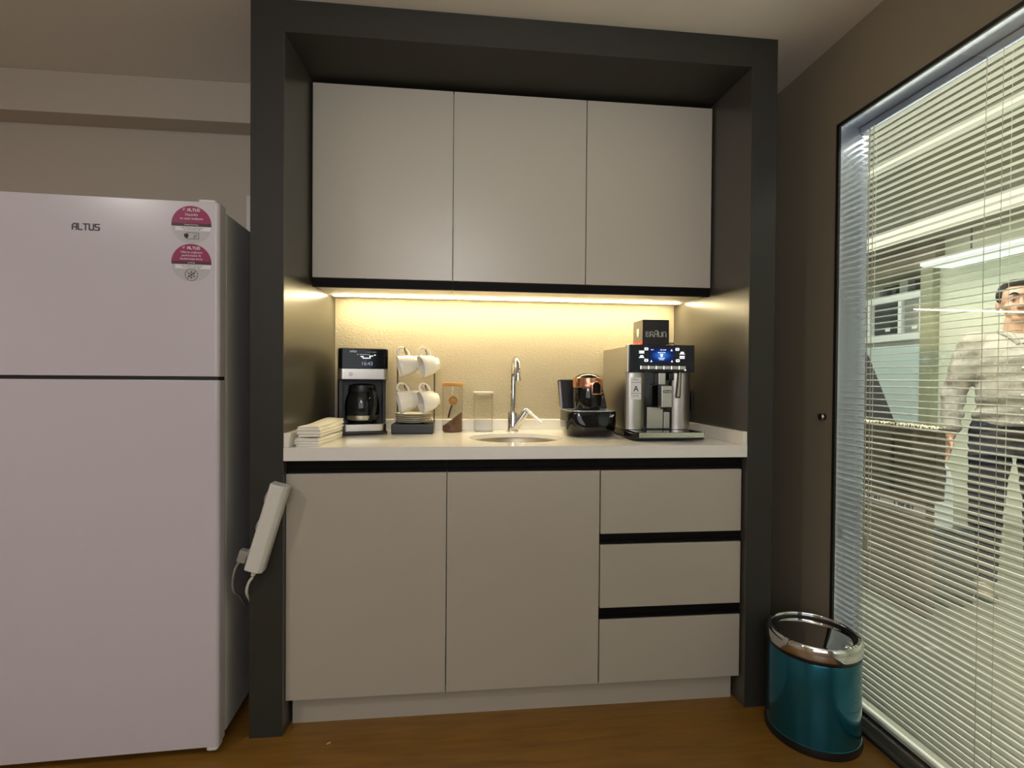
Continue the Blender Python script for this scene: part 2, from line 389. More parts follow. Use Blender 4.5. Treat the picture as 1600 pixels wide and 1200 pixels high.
# ------------------------------------------------------------------ venetian blind between the panes
XB = 1.9395
vb = thing('venetian_blind', 'cream horizontal slatted blind between the panes of the large right window', 'blind', (XB, -1.3, WZ1 - .03))
sl = MB(); pitch = 0.0211; n = int((WZ1 - WZ0 - .050) / pitch); tilt = R(4)
for k in range(n):
    zc = WZ1 - .0345 - k * pitch
    prev = None; b = bmesh.new(); rows = []
    for i in range(6):
        t = -1 + 2 * i / 5; lx = t * .0125; lz = .0022 * (1 - t * t)
        px = lx * math.cos(tilt) - lz * math.sin(tilt); pz = lx * math.sin(tilt) + lz * math.cos(tilt)
        sag = random.uniform(-.0006, .0006)
        rows.append([b.verts.new((px, y + 1.3, zc + pz + sg - (WZ1 - .03))) for y, sg in ((WY1 - .009, sag), (-.75, -sag), (-1.5, sag), (WY0 + .012, 0))])
    for a, d in zip(rows, rows[1:]):
        for q in range(3):
            f = b.faces.new((a[q], a[q + 1], d[q + 1], d[q])); f.smooth = True
    geo = bmesh.ops.extrude_face_region(b, geom=list(b.faces))
    for v in [g for g in geo['geom'] if isinstance(g, bmesh.types.BMVert)]: v.co.z -= .0005
    bmesh.ops.recalc_face_normals(b, faces=b.faces)
    sl.merge(b)
sl.build('slats', M['slat'], vb, auto=False)
MB().box(-.014, .014, WY0 + 1.312, WY1 + 1.293, .004, .024, .002).build('headrail', M['alu'], vb)
zb = WZ0 + .014 - (WZ1 - .03)
MB().box(-.013, .013, WY0 + 1.312, WY1 + 1.291, zb - .008, zb + .006, .003).build('bottom_rail', M['slat'], vb)
for yc in (-.075, -.50, -1.0, -1.5, -2.0, -2.5):
    c = MB()
    for dx in (-.0131, .0131): c.cyl((dx, yc + 1.3, .004), (dx, yc + 1.3, zb), .0007, n=6)
    c.build('ladder_cord', M['cord'], vb)
for yc in (-.46, -1.6):
    MB().cyl((-.0148, yc + 1.3, .004), (-.0148, yc + 1.3, zb), .0009, n=6).build('lift_cord', M['cord'], vb)
ch = thing('tmp', None, None)
bpy.data.objects.remove(ch)
c = MB()
c.cyl((-.017, -.098 + 1.3, .004), (-.017, -.098 + 1.3, .62 - WZ1 + .03), .0012, n=8); c.cyl((-.017, -.082 + 1.3, .004), (-.017, -.082 + 1.3, .62 - WZ1 + .03), .0009, n=8)
cc = c.build('pull_cord', M['cord'], vb)
MB().box(-.021, -.0152, -.101 + 1.3, -.079 + 1.3, .575 - WZ1 + .03, .62 - WZ1 + .03, .003).build('connector', M['cord'], cc)
c = MB(); z = .57
while z > .13:
    c.sphere((-.017, -.098 + 1.3, z - WZ1 + .03), .0022, 8); z -= .011 if z > .42 else .019
c.build('bead_chain', M['beads'], vb)

# ------------------------------------------------------------------ dark built-in surround
su = thing('cabinet_surround', 'dark charcoal laminate surround framing the kitchenette niche from floor to ceiling', 'surround', (XR / 2, 0, 0))
o = XR / 2
MB().prism([(-.0994 - o, 0), (0 - o, 0), (.0235 - o, YB), (.0235 - o, .598), (-.0994 - o, .598)], 0, CEIL - .0015).build('side_panel', M['frame'], su)
MB().prism([(.0 - o, .0012), (.0018 - o, .0012), (.0265 - o, YB - .0005), (.0238 - o, YB - .0005)], 0.0005, 2.2205).build('lit_side_face', M['frame_lit'], su)  # thin added sheet over the side panel, paler where lamp light falls
MB().prism([(XR - o, 0), (1.6423 - o, 0), (1.6423 - o, .598), (1.5267 - o, .598), (1.5267 - o, YB)], 0, CEIL - .0015).build('side_panel', M['frame'], su)
MB().prism([(XR - o, .0012), (XR - .0018 - o, .0012), (1.5237 - o, YB - .0005), (1.5264 - o, YB - .0005)], 0.0005, 2.2205).build('lit_side_face', M['frame_lit'], su)
MB().prism([(0.0002 - o, 0), (XR - .0002 - o, 0), (1.5265 - o, .598), (.0237 - o, .598)], 2.2213, CEIL - .0015).build('top_panel', M['frame'], su)
bs = MB().box(.0275, 1.5227, YB, .597, .80, 1.4772).build('backsplash', M['splash'])
tag(bs, 'cream textured backsplash panel on the niche back wall, lit from above', 'backsplash')

# ------------------------------------------------------------------ upper cabinets
UX = [.0197, .5259, 1.0302, 1.5317]
ulab = ['left of three greige handleless wall cabinets, above the drip coffee maker', 'middle of three greige handleless wall cabinets, above the tap', 'right of three greige handleless wall cabinets, above the espresso machine']
for i in range(3):
    x0, x1 = UX[i], UX[i + 1]; cx = (x0 + x1) / 2; h = (x1 - x0) / 2
    u = thing('wall_cabinet', ulab[i], 'cabinet', (cx, .40, 1.4702), group='handleless wall cabinets')
    MB().box(-h + .0005, h - .0005, .2592 - .40, .5565 - .40, .0078, 2.2035 - 1.4702).build('body', M['carc'], u)
    MB().box(-h + .0015, h - .0015, .2392 - .40, .2585 - .40, .0332, 2.2035 - 1.4702, .0012, 1).build('door', M['lam'], u)
    MB().box(-h + (.0005), h - .0005, .2440 - .40, .2588 - .40, .0002, .0320).build('grip_profile', M['black_rail'], u)
led = thing('led_strip', 'warm glowing light strip on the underside of the wall cabinets, between rail and backsplash', 'light', (.775, .475, 1.4778))
MB().box(-.742, .742, -.008, .008, -.0008, -.0002).build('channel', M['alu'], led)
MB().prism([(-.0085, -.0009), (.0085, -.0009), (.0065, -.0036), (-.0065, -.0036)], -.735, .735, 'x').build('diffuser', M['led'], led)

# ------------------------------------------------------------------ base cabinets
BX = [.002, .5142, 1.0332, 1.5428]
def basebody(u, x0, x1, cx):
    MB().box(x0 - cx + .0005, x1 - cx - .0005, .042 - .29, .5365 - .29, .0998, .8755).build('body', M['carc'], u)
for i, lab in enumerate(['left greige base cabinet with one plain door, beside the fridge', 'middle greige base cabinet with one plain door, under the sink']):
    x0, x1 = BX[i], BX[i + 1]; cx = (x0 + x1) / 2
    u = thing('base_cabinet', lab, 'cabinet', (cx, .29, 0), group='base cabinets')
    basebody(u, x0, x1, cx)
    MB().box(x0 - cx + .0018, x1 - cx - .0018, .02 - .29, .0415 - .29, .0998, .8309, .0012, 1).build('door', M['lam'], u)
    g = MB().prism([(.0275 - .29, .8755), (.0275 - .29, .845), (.0225 - .29, .8435), (.0225 - .29, .834), (.0419 - .29, .834), (.0419 - .29, .8755)], x0 - cx + .0002, x1 - cx - .0002, 'x')
    g.build('grip_channel', M['black_rail'], u)
x0, x1 = BX[2], BX[3]; cx = (x0 + x1) / 2
u = thing('drawer_cabinet', 'greige base cabinet with three stacked drawers under the espresso machine', 'cabinet', (cx, .29, 0), group='base cabinets')
basebody(u, x0, x1, cx)
for k, (za, zz) in enumerate(((.6139, .8309), (.3593, .5761), (.0998, .3186))):
    MB().box(x0 - cx + .0025, x1 - cx - .0018, .02 - .29, .0415 - .29, za, zz, .0012, 1).build('drawer', M['lam'], u)
for za, zz in ((.8309, .8755), (.5761, .6139), (.3186, .3593)):
    MB().prism([(.0275 - .29, zz - .0005), (.0275 - .29, za + .014), (.0225 - .29, za + .0125), (.0225 - .29, za + .003), (.0419 - .29, za + .003), (.0419 - .29, zz - .0005)], x0 - cx + .0002, x1 - cx - .0002, 'x').build('grip_channel', M['black_rail'], u)
pl = MB().box(.0135, 1.5335, .0613, .080, 0, .0990).build('plinth', M['lam'])
tag(pl, 'recessed greige toe kick board under the base cabinets', 'plinth')
fl = MB().box(1.5434, 1.5500, .045, .060, .10, .8755).build('filler_strip', M['black_rail'])
tag(fl, 'narrow black filler strip between the drawers and the right side panel', 'filler')

# ------------------------------------------------------------------ worktop with round sink cut-out
SX, SY, SRX, SRY = .768, .245, .176, .150
wt = thing('worktop', 'white quartz worktop with low upstands and a round sink cut-out', 'worktop', (.77, .27, CB))
b = bmesh.new()
xa, xb_, ya, yb_ = .0025, 1.5390, .0, YB - .0008
def wall_x(y, left): return (.0265 * y / YB + .0022) if left else (XR - (XR - 1.5237) * y / YB - .0022)
outer = [(wall_x(ya, True), ya), (wall_x(ya, False), ya), (wall_x(yb_, False), yb_), (wall_x(yb_, True), yb_)]
angs = sorted([2 * PI * k / 72 for k in range(72)] + [math.atan2((y - SY) / SRY, (x - SX) / SRX) % (2 * PI) for x, y in outer])
def on_edge(t):
    dx, dy = SRX * math.cos(t), SRY * math.sin(t); best = None
    for i in range(4):
        (x1, y1), (x2, y2) = outer[i], outer[(i + 1) % 4]; ex_, ey_ = x2 - x1, y2 - y1; den = dx * ey_ - dy * ex_
        if abs(den) < 1e-12: continue
        r = ((x1 - SX) * ey_ - (y1 - SY) * ex_) / den; u = ((x1 - SX) * dy - (y1 - SY) * dx) / den
        if r > 0 and -1e-6 <= u <= 1 + 1e-6 and (best is None or r < best): best = r
    return SX + dx * best, SY + dy * best
N = len(angs); rings = []
for z in (CT - .016, CT):
    rings.append([b.verts.new((on_edge(t)[0] - .77, on_edge(t)[1] - .27, z - CB)) for t in angs])
    rings.append([b.verts.new((SX + SRX * math.cos(t) - .77, SY + SRY * math.sin(t) - .27, z - CB)) for t in angs])
lo, lh, vo, vh = rings
for i in range(N):
    j = (i + 1) % N
    b.faces.new((lo[i], lh[i], lh[j], lo[j])); b.faces.new((vo[i], vo[j], vh[j], vh[i])); b.faces.new((lo[i], lo[j], vo[j], vo[i]))
    f = b.faces.new((lh[i], vh[i], vh[j], lh[j])); f.smooth = True
bmesh.ops.recalc_face_normals(b, faces=b.faces)
mb = MB(); mb.merge(b); mb.prism([(wall_x(0, True) - .77, -.27), (wall_x(0, False) - .77, -.27), (wall_x(.028, False) - .77, -.242), (wall_x(.028, True) - .77, -.242)], 0, CT - CB - .0159); mb.build('slab', M['stone'], wt)
def ups(pts): return MB().prism([(x - .77, y - .27) for x, y in pts], CT - CB + .0002, .9643 - CB, bev=.0012, seg=1)
ups([(wall_x(0, True), .0), (wall_x(0, True) + .017, .0), (wall_x(yb_, True) + .017, yb_), (wall_x(yb_, True), yb_)]).build('upstand', M['stone'], wt)
ups([(wall_x(0, False) - .017, .0), (wall_x(0, False), .0), (wall_x(yb_, False), yb_), (wall_x(yb_, False) - .017, yb_)]).build('upstand', M['stone'], wt)
ups([(wall_x(.54, True) + .0175, YB - .020), (wall_x(.54, False) - .0175, YB - .020), (wall_x(yb_, False) - .0175, yb_), (wall_x(yb_, True) + .0175, yb_)]).build('upstand', M['stone'], wt)
sk = thing('sink', 'round undermounted steel sink bowl set into the white worktop', 'sink', (SX, SY, CT - .0165 - .16))
mb = MB(); sc = Matrix.Diagonal((1, SRY / SRX, 1, 1))
mb.lathe([(.205, .1595), (SRX + .001, .1595), (SRX - .004, .150), (SRX - .010, .05), (SRX - .035, .012), (.05, .002), (.026, .0), (.024, -.004), (.06, -.004), (SRX - .03, .008), (SRX - .006, .05), (SRX, .15), (.205, .1565)], 64, mtx=sc)
mb.build('bowl', M['sinksteel'], sk)
MB().lathe([(0, -.002), (.018, -.002), (.025, .004), (.03, .004), (.03, .002), (.0, -.004)], 32).build('drain', M['chrome'], sk)

# ------------------------------------------------------------------ tap
tp = thing('kitchen_tap', 'tall chrome gooseneck tap standing behind the round sink', 'tap', (.7796, .468, CT))
MB().lathe([(0, 0), (.027, 0), (.027, .004), (.0225, .007), (.0222, .078), (.0205, .082), (.012, .084), (0, .084)], 40).build('base', M['chrome'], tp)
MB().tube([(0, 0, .08), (0, 0, .20), (0, -.004, .255), (0, -.035, .296), (.001, -.075, .306), (.003, -.115, .288), (.004, -.135, .25), (.004, -.138, .226)], .0105, 20, sub=8).build('spout', M['chrome'], tp)
MB().cyl((.004, -.138, .233), (.004, -.138, .216), .0125, n=24).build('aerator', M['chrome'], tp)
MB().tube([(.004, -.006, .018), (.030, -.010, .052), (.052, -.014, .086)], [.018, .018, .0165], 24, sub=4).build('valve_body', M['chrome'], tp)
MB().tube([(.050, -.014, .088), (.058, -.016, .090), (.088, -.026, .066), (.118, -.036, .043)], [.013, .009, .0055, .0045], 16, sub=5).build('lever', M['chrome'], tp)

# ------------------------------------------------------------------ drip coffee maker
CMR = R(14)
cm = thing('drip_coffee_maker', 'black and steel drip coffee maker with glass carafe, beside the white paper stack', 'coffee maker', (.094, .330, CT), CMR)
W_ = .186; D_ = .185
MB().prism(rrect(W_, D_, .022, 5, W_ / 2, D_ / 2), .004, .012).build('foot_plate', M['sat_black'], cm)
body = MB()
body.prism(rrect(W_, .085, .010, 4, W_ / 2, D_ - .0425), .012, .214)
body.prism([(0.004, .05), (.016, .05), (.016, .115), (.004, .115)], .043, .214); body.prism([(W_ - .016, .05), (W_ - .004, .05), (W_ - .004, .115), (W_ - .016, .115)], .043, .214)
body.prism(rrect(W_, D_ - .004, .020, 5, W_ / 2, D_ / 2 + .002), .214, .337, bev=.002)
body.build('body', M['sat_black'], cm)
sb = MB().prism(rrect(W_ - .006, D_ - .016, .03, 8, W_ / 2, D_ / 2 + .001), .012, .041, bev=.003)
sb.build('base', M['steelh'], cm)
MB().cyl((.092, .072, .041), (.092, .072, .0435), .062, n=48).build('hot_plate', M['gloss_black'], cm)
MB().prism([(x, y) for x, y in rrect(W_ + .002, D_ * .6, .02, 6, W_ / 2, D_ * .3 - .003)], .2165, .2575, bev=.0015).build('steel_band', M['steelh'], cm)
bt = MB().cyl((.045, -.004, .236), (.045, -.0085, .236), .0085, n=24).build('start_button', M['steel'], cm)
MB().lathe([(.0045, 0), (.006, .0003), (.0045, .0006)], 20, mtx=Matrix.Translation((.045, -.0087, .236)) @ FRONT, closed=True).build('button_mark', M['ink'], bt)
pn = MB().prism(rrect(W_ + .002, D_ * .55, .02, 6, W_ / 2, D_ * .275 - .002), .2585, .334, bev=.0015).build('display_panel', M['screen_black'], cm)
t = MB(); text_on(t, '16:43', .020, .105, -.0036, .277, bold=.01); text_on(t, '.', .012, .138, -.0036, .290); t.build('clock_digits', M['glow_dim'], pn)
t = MB()
t.prism([(.081, .303), (.088, .303), (.088, .297), (.112, .297), (.112, .3005), (.0915, .3005), (.0915, .3065), (.081, .3065)], -.0038, -.0034, 'y')
t.prism([(.114, .297), (.118, .297), (.118, .3055), (.127, .3055), (.127, .309), (.114, .309)], -.0038, -.0034, 'y')
for xx in (.070, .079, .085, .092, .098, .105, .112): t.prism(circ(.0012, 8, xx, .3125), -.0038, -.0034, 'y')
t.prism(rrect(.008, .003, .001, 2, .134, .311), -.0038, -.0034, 'y'); t.build('display_icons', M['glow_white'], pn)
t = MB(); logo(t, 'BRAUN', .054, .3205, .0058, -.0038, -.0034, w=.2, tall=2); t.build('lettering', M['print_white'], pn)
t = MB(); text_on(t, '1-4  BOLD  AUTO', .0055, .118, -.0036, .322); t.build('panel_print', M['print_grey'], pn)
ca = MB().lathe([(.040, .0), (.055, .002), (.064, .018), (.067, .05), (.066, .08), (.058, .112), (.050, .126), (.050, .134), (.0485, .134), (.0485, .126), (.0565, .111), (.0645, .08), (.0655, .05), (.0625, .019), (.054, .0035), (.0, .0035)], 48, c=(.092, .070, .0445)).build('carafe', M['glassdark'], cm)
MB().lathe([(.0505, .124), (.0545, .124), (.0545, .134), (.0505, .134)], 40, c=(.092, .070, .0445), closed=True).build('carafe_collar', M['sat_black'], ca)
MB().lathe([(0, .1345), (.052, .1345), (.051, .148), (.030, .154), (0, .155)], 40, c=(.092, .070, .0445)).build('carafe_lid', M['sat_black'], ca)
MB().tube([(.115, .024, .176), (.128, -.004, .172), (.134, -.012, .14), (.130, -.008, .09), (.122, .006, .062), (.117, .014, .058)], .0085, 12).build('carafe_handle', M['sat_black'], ca)
MB().lathe([(.0648, .012), (.0672, .020), (.0672, .030), (.0655, .030)], 40, c=(.092, .070, .0445)).build('carafe_band', M['steelh'], ca)

# ------------------------------------------------------------------ cup rack, cups and saucers
rk = thing('cup_rack', 'black two-post cup rack on a dark base, beside the drip coffee maker', 'rack', (.372, .446, CT))
MB().box(-.0865, .0785, -.070, .078, 0, .040, .005).build('base', M['sat_black'], rk)
for px in (-.0765, .0765): MB().cyl((px, .056, .039), (px, .056, .316), .0026, n=12).build('post', M['sat_black'], rk)
ZB = (.3135, .166)
for zb_ in ZB:
    bar = MB(); bar.box(-.0765, .0755, .0535, .0585, zb_ - .0035, zb_ + .0035); 
    bo = bar.build('crossbar', M['steelh'], rk)
    for hx in (-.036, .047):
        MB().tube([(hx, .055, zb_), (hx, .0, zb_ + .010), (hx, -.045, zb_ + .018), (hx, -.058, zb_ + .030)], .0022, 8).build('hook', M['sat_black'], bo)
def cup_parts():
    u = bpy.data.objects.new('coffee_cup', None); COL.objects.link(u)
    MB().lathe([(0, .004), (.021, .004), (.023, 0), (.0255, 0), (.026, .005), (.034, .016), (.0405, .034), (.0435, .056), (.0445, .073), (.0435, .0745), (.0420, .073), (.041, .056), (.038, .035), (.031, .018), (.02, .009), (0, .008)], 48).build('bowl', M['ceramic'], u)
    MB().tube([(.040, 0, .060), (.056, 0, .068), (.070, 0, .063), (.074, 0, .050), (.066, 0, .036), (.052, 0, .028), (.038, 0, .026)], [.0048, .0046, .0044, .0042, .0042, .0046, .005], 12).build('handle', M['ceramic'], u)
    return u
cup0 = cup_parts()
spots = [('white cup hanging at the upper left of the cup rack', 0.0, 0, 0), ('white cup hanging at the upper right of the cup rack', 0.0, 1, 0), ('white cup hanging at the lower left of the cup rack, over the saucers', 0, 0, 1), ('white cup hanging at the lower right of the cup rack, beside the coffee jar', 0, 1, 1)]
for i, (lab, _, ix, iz) in enumerate(spots):
    c_ = cup0 if i == 0 else copy_tree(cup0)
    ctr = Vector(((.3500, .4340)[ix] , .398, (1.1930, 1.0500)[iz]))      # middle of the bowl
    yaw = R((-14, -24)[ix])
    up = Vector((-math.cos(yaw) * .975, math.sin(yaw) * .975, -.20)).normalized()
    xh = Vector((0, 0, 1)) - up * up.z; xh.normalize(); yh = up.cross(xh)
    mm = Matrix((xh, yh, up)).transposed().to_4x4()
    mm.translation = ctr - up * .036
    c_.matrix_world = mm
    tag(c_, lab, 'cup', 'white cups on the cup rack')
sd = MB().lathe([(0, .0012), (.030, .0012), (.036, 0), (.040, 0), (.054, .0040), (.0735, .0084), (.0752, .0092), (.0735, .0097), (.052, .0056), (.038, .003), (.030, .0026), (0, .0026)], 56).build('saucer', M['ceramic'])
lab = ['lowest white saucer, resting on the dark base of the cup rack', 'second white saucer from the bottom of the stack on the cup rack base', 'middle white saucer of the stack of five on the cup rack base', 'second white saucer from the top of the stack under the hanging cups', 'topmost white saucer of the stack under the hanging cups']
for k in range(5):
    s_ = sd if k == 0 else sd.copy()
    if k: COL.objects.link(s_)
    s_.location = (.3665 + random.uniform(-.001, .001), .4395, CT + .0402 + k * .0078); tag(s_, lab[k], 'saucer', 'stacked saucers on the cup rack')

# ------------------------------------------------------------------ coffee jar
jx, jy = .5255, .468
jr = thing('glass_jar', 'round glass jar with wooden lid holding ground coffee and a scoop', 'jar', (jx, jy, CT))
MB().lathe([(0, 0), (.038, 0), (.0425, .004), (.0425, .190), (.0405, .190), (.0405, .006), (.036, .003), (0, .003)], 48).build('body', M['glass'], jr)
MB().lathe([(0, .1905), (.044, .1905), (.045, .193), (.045, .203), (.0435, .205), (0, .205)], 40).build('lid', M['wood_l'], jr)
b = bmesh.new(); bmesh.ops.create_uvsphere(b, u_segments=36, v_segments=20, radius=1)
for v in b.verts:
    r = min(1.0, math.hypot(v.co.x, v.co.y) * 1.25); a = math.atan2(v.co.y, v.co.x)
    top = .052 + .030 * math.cos(a + .15) * r - .022 * max(0, 1 - abs(a + 1.7) / .8) * r + random.uniform(-.0015, .0015)
    v.co = Vector((r * .0398 * math.cos(a), r * .0398 * math.sin(a), .0035 if v.co.z < -.2 else top))
for f in b.faces: f.smooth = True
mb = MB(); mb.merge(b); gc = mb.build('ground_coffee', M['coffee'])
gc.location = (jx, jy, CT); tag(gc, 'brown ground coffee heaped inside the wooden-lidded glass jar', 'coffee', kind='stuff')
sp = thing('coffee_scoop', 'wooden coffee scoop standing in the ground coffee inside the jar', 'scoop', (jx, jy, CT + .075))
MB().tube([(-.016, -.010, -.016), (-.010, -.012, .012), (-.002, -.013, .036)], [.0048, .0042, .0036], 10).build('handle', M['wood_d'], sp)
MB().lathe([(0, .0), (.012, .001), (.0165, .006), (.0185, .0125), (.0175, .0135), (.0155, .007), (.011, .003), (0, .0022)], 32, mtx=Matrix.Translation((.003, -.006, .054)) @ Matrix.Rotation(R(80), 4, 'X')).build('bowl', M['wood_l'], sp)

# ------------------------------------------------------------------ clear container
ct = thing('clear_container', 'clear acrylic container with a thin white lid, between the jar and the tap', 'container', (.6545, .490, CT))
m_ = MB(); S = .040
outer = rrect(2 * S, .074, .012, 5); inner = rrect(2 * S - .005, .069, .010, 5)
b = bmesh.new(); ro = [[b.verts.new((x, y, z)) for x, y in pts] for pts, z in ((outer, 0), (outer, .160), (inner, .160), (inner, .003))]
for a, d in zip(ro, ro[1:]):
    for i in range(len(a)): f = b.faces.new((a[i], a[(i + 1) % len(a)], d[(i + 1) % len(a)], d[i])); f.smooth = True
b.faces.new(ro[0]); b.faces.new(ro[3]); bmesh.ops.recalc_face_normals(b, faces=b.faces)
m_.merge(b); m_.build('body', M['acrylic'], ct)
MB().prism(rrect(.086, .078, .012, 5), .1605, .1675, bev=.002).build('lid', M['white_pl'], ct)
MB().prism(rrect(.010, .004, .001, 2, .032, .010), -.0385, -.0378, 'y').build('mark', M['print_grey'], ct)

# ------------------------------------------------------------------ Turkish coffee maker
tk = thing('turkish_coffee_maker', 'glossy black Turkish coffee machine with a copper-rimmed pot, right of the sink', 'coffee maker', (1.067, .335, CT))
b = MB()
def ring(w, d, r, cy): return rrect(w, d, r, 8, 0, cy)
bb = bmesh.new(); rows = []
for w_, d_, r_, z_, cy in ((.165, .19, .05, .004, .0), (.186, .21, .06, .012, 0), (.200, .222, .07, .032, 0), (.203, .222, .065, .055, 0), (.196, .212, .05, .070, 0), (.195, .210, .045, .095, 0), (.190, .206, .044, .099, 0)):
    rows.append([bb.verts.new((x, y, z_)) for x, y in ring(w_, d_, r_, cy)])
for a, d in zip(rows, rows[1:]):
    for i in range(len(a)): f = bb.faces.new((a[i], a[(i + 1) % len(a)], d[(i + 1) % len(a)], d[i])); f.smooth = True
bb.faces.new(rows[0]); bb.faces.new(rows[-1]); bmesh.ops.recalc_face_normals(bb, faces=bb.faces)
b.merge(bb); b.build('base', M['gloss_black'], tk)
for fx, fy in ((-.05, -.06), (.05, -.06), (-.05, .06), (.05, .06)):
    MB().cyl((fx, fy, 0), (fx, fy, .0055), .010, n=16).build('foot', M['sat_black'], tk)
MB().prism(rrect(.192, .208, .044, 8), .0992, .1035, bev=.0015).build('trim', M['alu'], tk)
tw = MB().prism([(-.096, .020), (-.096, .10), (.096, .10), (.096, .020)], .1036, .104)
tw = MB(); tw.prism([(-.092, .104), (.098, .104), (.094, .13), (.082, .18), (.064, .216), (.05, .222), (-.100, .222), (-.104, .216)], .060, .104, 'y', bev=.003)
tb = tw.build('tower', M['sat_black'], tk)
MB().prism([(-.098, .106), (-.090, .106), (-.100, .215), (-.106, .215)], .0555, .0597, 'y').build('edge_trim', M['alu'], tb)
orn = MB()
for ox, oz in ((.068, .195), (.072, .182), (.066, .172), (.076, .168), (.070, .157), (.078, .150), (.074, .140)): orn.prism(rrect(.008, .005, .002, 3, ox, oz), .0588, .0599, 'y')
orn.build('ornament', M['copper'], tb)
pot = MB().lathe([(0, .104), (.046, .104), (.052, .108), (.056, .125), (.057, .15), (.056, .188), (.0545, .192)], 48, c=(-.008, -.03, 0)).build('pot', M['gloss_black'], tk)
MB().lathe([(.0555, .190), (.0590, .191), (.0595, .205), (.0585, .228), (.0565, .230), (.054, .228), (.054, .195)], 48, c=(-.008, -.03, 0), closed=True).build('copper_rim', M['copper'], pot)
MB().lathe([(.053, .226), (.050, .232), (.035, .243), (.015, .248), (0, .249)], 40, c=(-.008, -.03, 0)).build('lid', M['gloss_black'], pot)
hd = MB(); hd.prism([(x, z) for x, z in [(-.019, .165), (.019, .165)] + circ(.019, 14, 0, .197, 0, 180)], -.113, -.083, 'y', bev=.003, mtx=Matrix.Translation((.006, .0, .0)))
h_ = hd.build('handle', M['copper'], pot)
MB().prism([(-.0155, .170), (.0155, .170)] + circ(.0155, 14, 0, .197, 0, 180), -.1145, -.1125, 'y', mtx=Matrix.Translation((.006, 0, 0))).build('handle_face', M['gloss_black'], h_)
mk = MB(); strokes(mk, [((0, 0), (.006, .006)), ((.006, 0), (.012, .008)), ((.010, 0), (.016, .008))], .0022, .060, .080, -.1075, -.1060)
mk.build('lettering', M['print_grey'], tk)

# ------------------------------------------------------------------ espresso machine
ex, ey = 1.1865, .110
es = thing('espresso_machine', 'steel bean-to-cup espresso machine with blue screen and drip tray, at the right end', 'coffee machine', (ex, ey, CT))
EW = .256
MB().box(.0, EW, .120, .420, .030, .352, .004).build('body', M['steel'], es)
MB().box(.004, EW - .004, .10, .416, .004, .0295, .003).build('base', M['sat_black'], es)
hd = MB().box(-.001, EW + .001, .092, .1195, .2505, .358, .004).build('head', M['steel'], es)
pn = MB().box(.004, EW + .003, .080, .0915, .252, .357, .003).build('control_panel', M['screen_black'], es)
P0 = .0796
sc_ = MB().prism(rrect(.094, .053, .002, 2, .128, .316), P0 - .0003, P0, 'y').build('screen', M['glow_blue'], pn)
for tx, sz_, x_, z_ in (('MAKE YOUR', .0052, .128, .3265), ('CHOICE', .0052, .128, .3005), ('ECO', .005, .091, .337), ('OK 16:43', .0058, .134, .337)):
    t = MB(); text_on(t, tx, sz_, x_, P0 - .0006, z_, bold=.02); t.build('screen_text', M['glow_white'], sc_)
MB().prism([(.122, .322), (.134, .322), (.131, .310), (.125, .310)], P0 - .0008, P0 - .0004, 'y').build('cup_icon', M['glow_white'], sc_)
MB().prism(rrect(.026, .002, .0008, 2, .128, .306), P0 - .0008, P0 - .0004, 'y').build('screen_bar', M['glow_white'], sc_)
for qx, qz in ((.088, .295), (.169, .295), (.167, .337)): MB().prism([(qx - .004, qz - .004), (qx + .004, qz - .004), (qx, qz + .004)], P0 - .0008, P0 - .0004, 'y').build('screen_icon', M['glow_white'], sc_)
for (bx, bz) in ((.068, .340), (.068, .297), (.190, .340), (.192, .297)):
    k = MB().prism(rrect(.015, .0105, .003, 4, bx, bz), P0 - .0008, P0, 'y').build('key', M['glow_white'], pn)
    MB().prism(rrect(.008, .003, .001, 2, bx, bz), P0 - .0012, P0 - .0009, 'y').build('key_mark', M['ink'], k)
for (bx, bz, kind) in ((.050, .328, 0), (.050, .311, 1), (.209, .326, 1), (.209, .310, 0)):
    k = MB()
    if kind == 0: k.prism(rrect(.020, .0045, .001, 2, bx, bz + .003), P0 - .0006, P0, 'y'); k.prism(rrect(.020, .0045, .001, 2, bx, bz - .003), P0 - .0006, P0, 'y')
    else: k.prism([(bx - .008, bz - .002), (bx + .008, bz - .002), (bx + .006, bz + .005), (bx - .005, bz + .005)], P0 - .0006, P0, 'y'); k.prism(rrect(.022, .0022, .001, 2, bx, bz - .004), P0 - .0006, P0, 'y')
    k.build('drink_symbol', M['glow_white'], pn)
for i in range(6):
    k = MB().box(.046 + i * .030, .073 + i * .030, P0 - .0025, P0 + .0005, .2635, .2765, .001, 1).build('drink_button', M['steelh'], pn)
    MB().box(.0445 + i * .030, .0485 + i * .030, P0 - .0032, P0 - .0026, .2635, .2765).build('button_light', M['glow_white'], k)
MB().cyl((.222, P0, .2615), (.222, P0 - .0015, .2615), .003, n=16).build('indicator', M['glow_white'], pn)
def bowed(xa_, xb2):
    w_ = xb2 - xa_; n_ = 10
    return [(xa_ + w_ * i / n_, .1095 - .0105 * (1 - (2 * i / n_ - 1) ** 2) ** .8) for i in range(n_ + 1)] + [(xb2, .1195), (xa_, .1195)]
lp = MB().prism(bowed(.001, .072), .034, .2500, smooth=True).build('front_panel', M['steel'], es)
MB().prism(bowed(.184, EW - .001), .034, .2500, smooth=True).build('front_panel', M['steel'], es)
MB().box(.0725, .1835, .1165, .1197, .034, .2500).build('cup_bay', M['gloss_black'], es)
MB().box(.086, .150, .1125, .1160, .036, .118, .002).build('bay_plate', M['steel'], es)
MB().box(.152, .176, .1095, .1160, .036, .100, .002).build('milk_plate', M['steel'], es)
lb = MB().box(.016, .056, .0980, .0986, .148, .232).build('energy_label', M['st_white'], lp)
t = MB(); text_on(t, 'A', .030, .036, .0977, .188, bold=.012); text_on(t, 'Enerji', .008, .035, .0977, .224); 
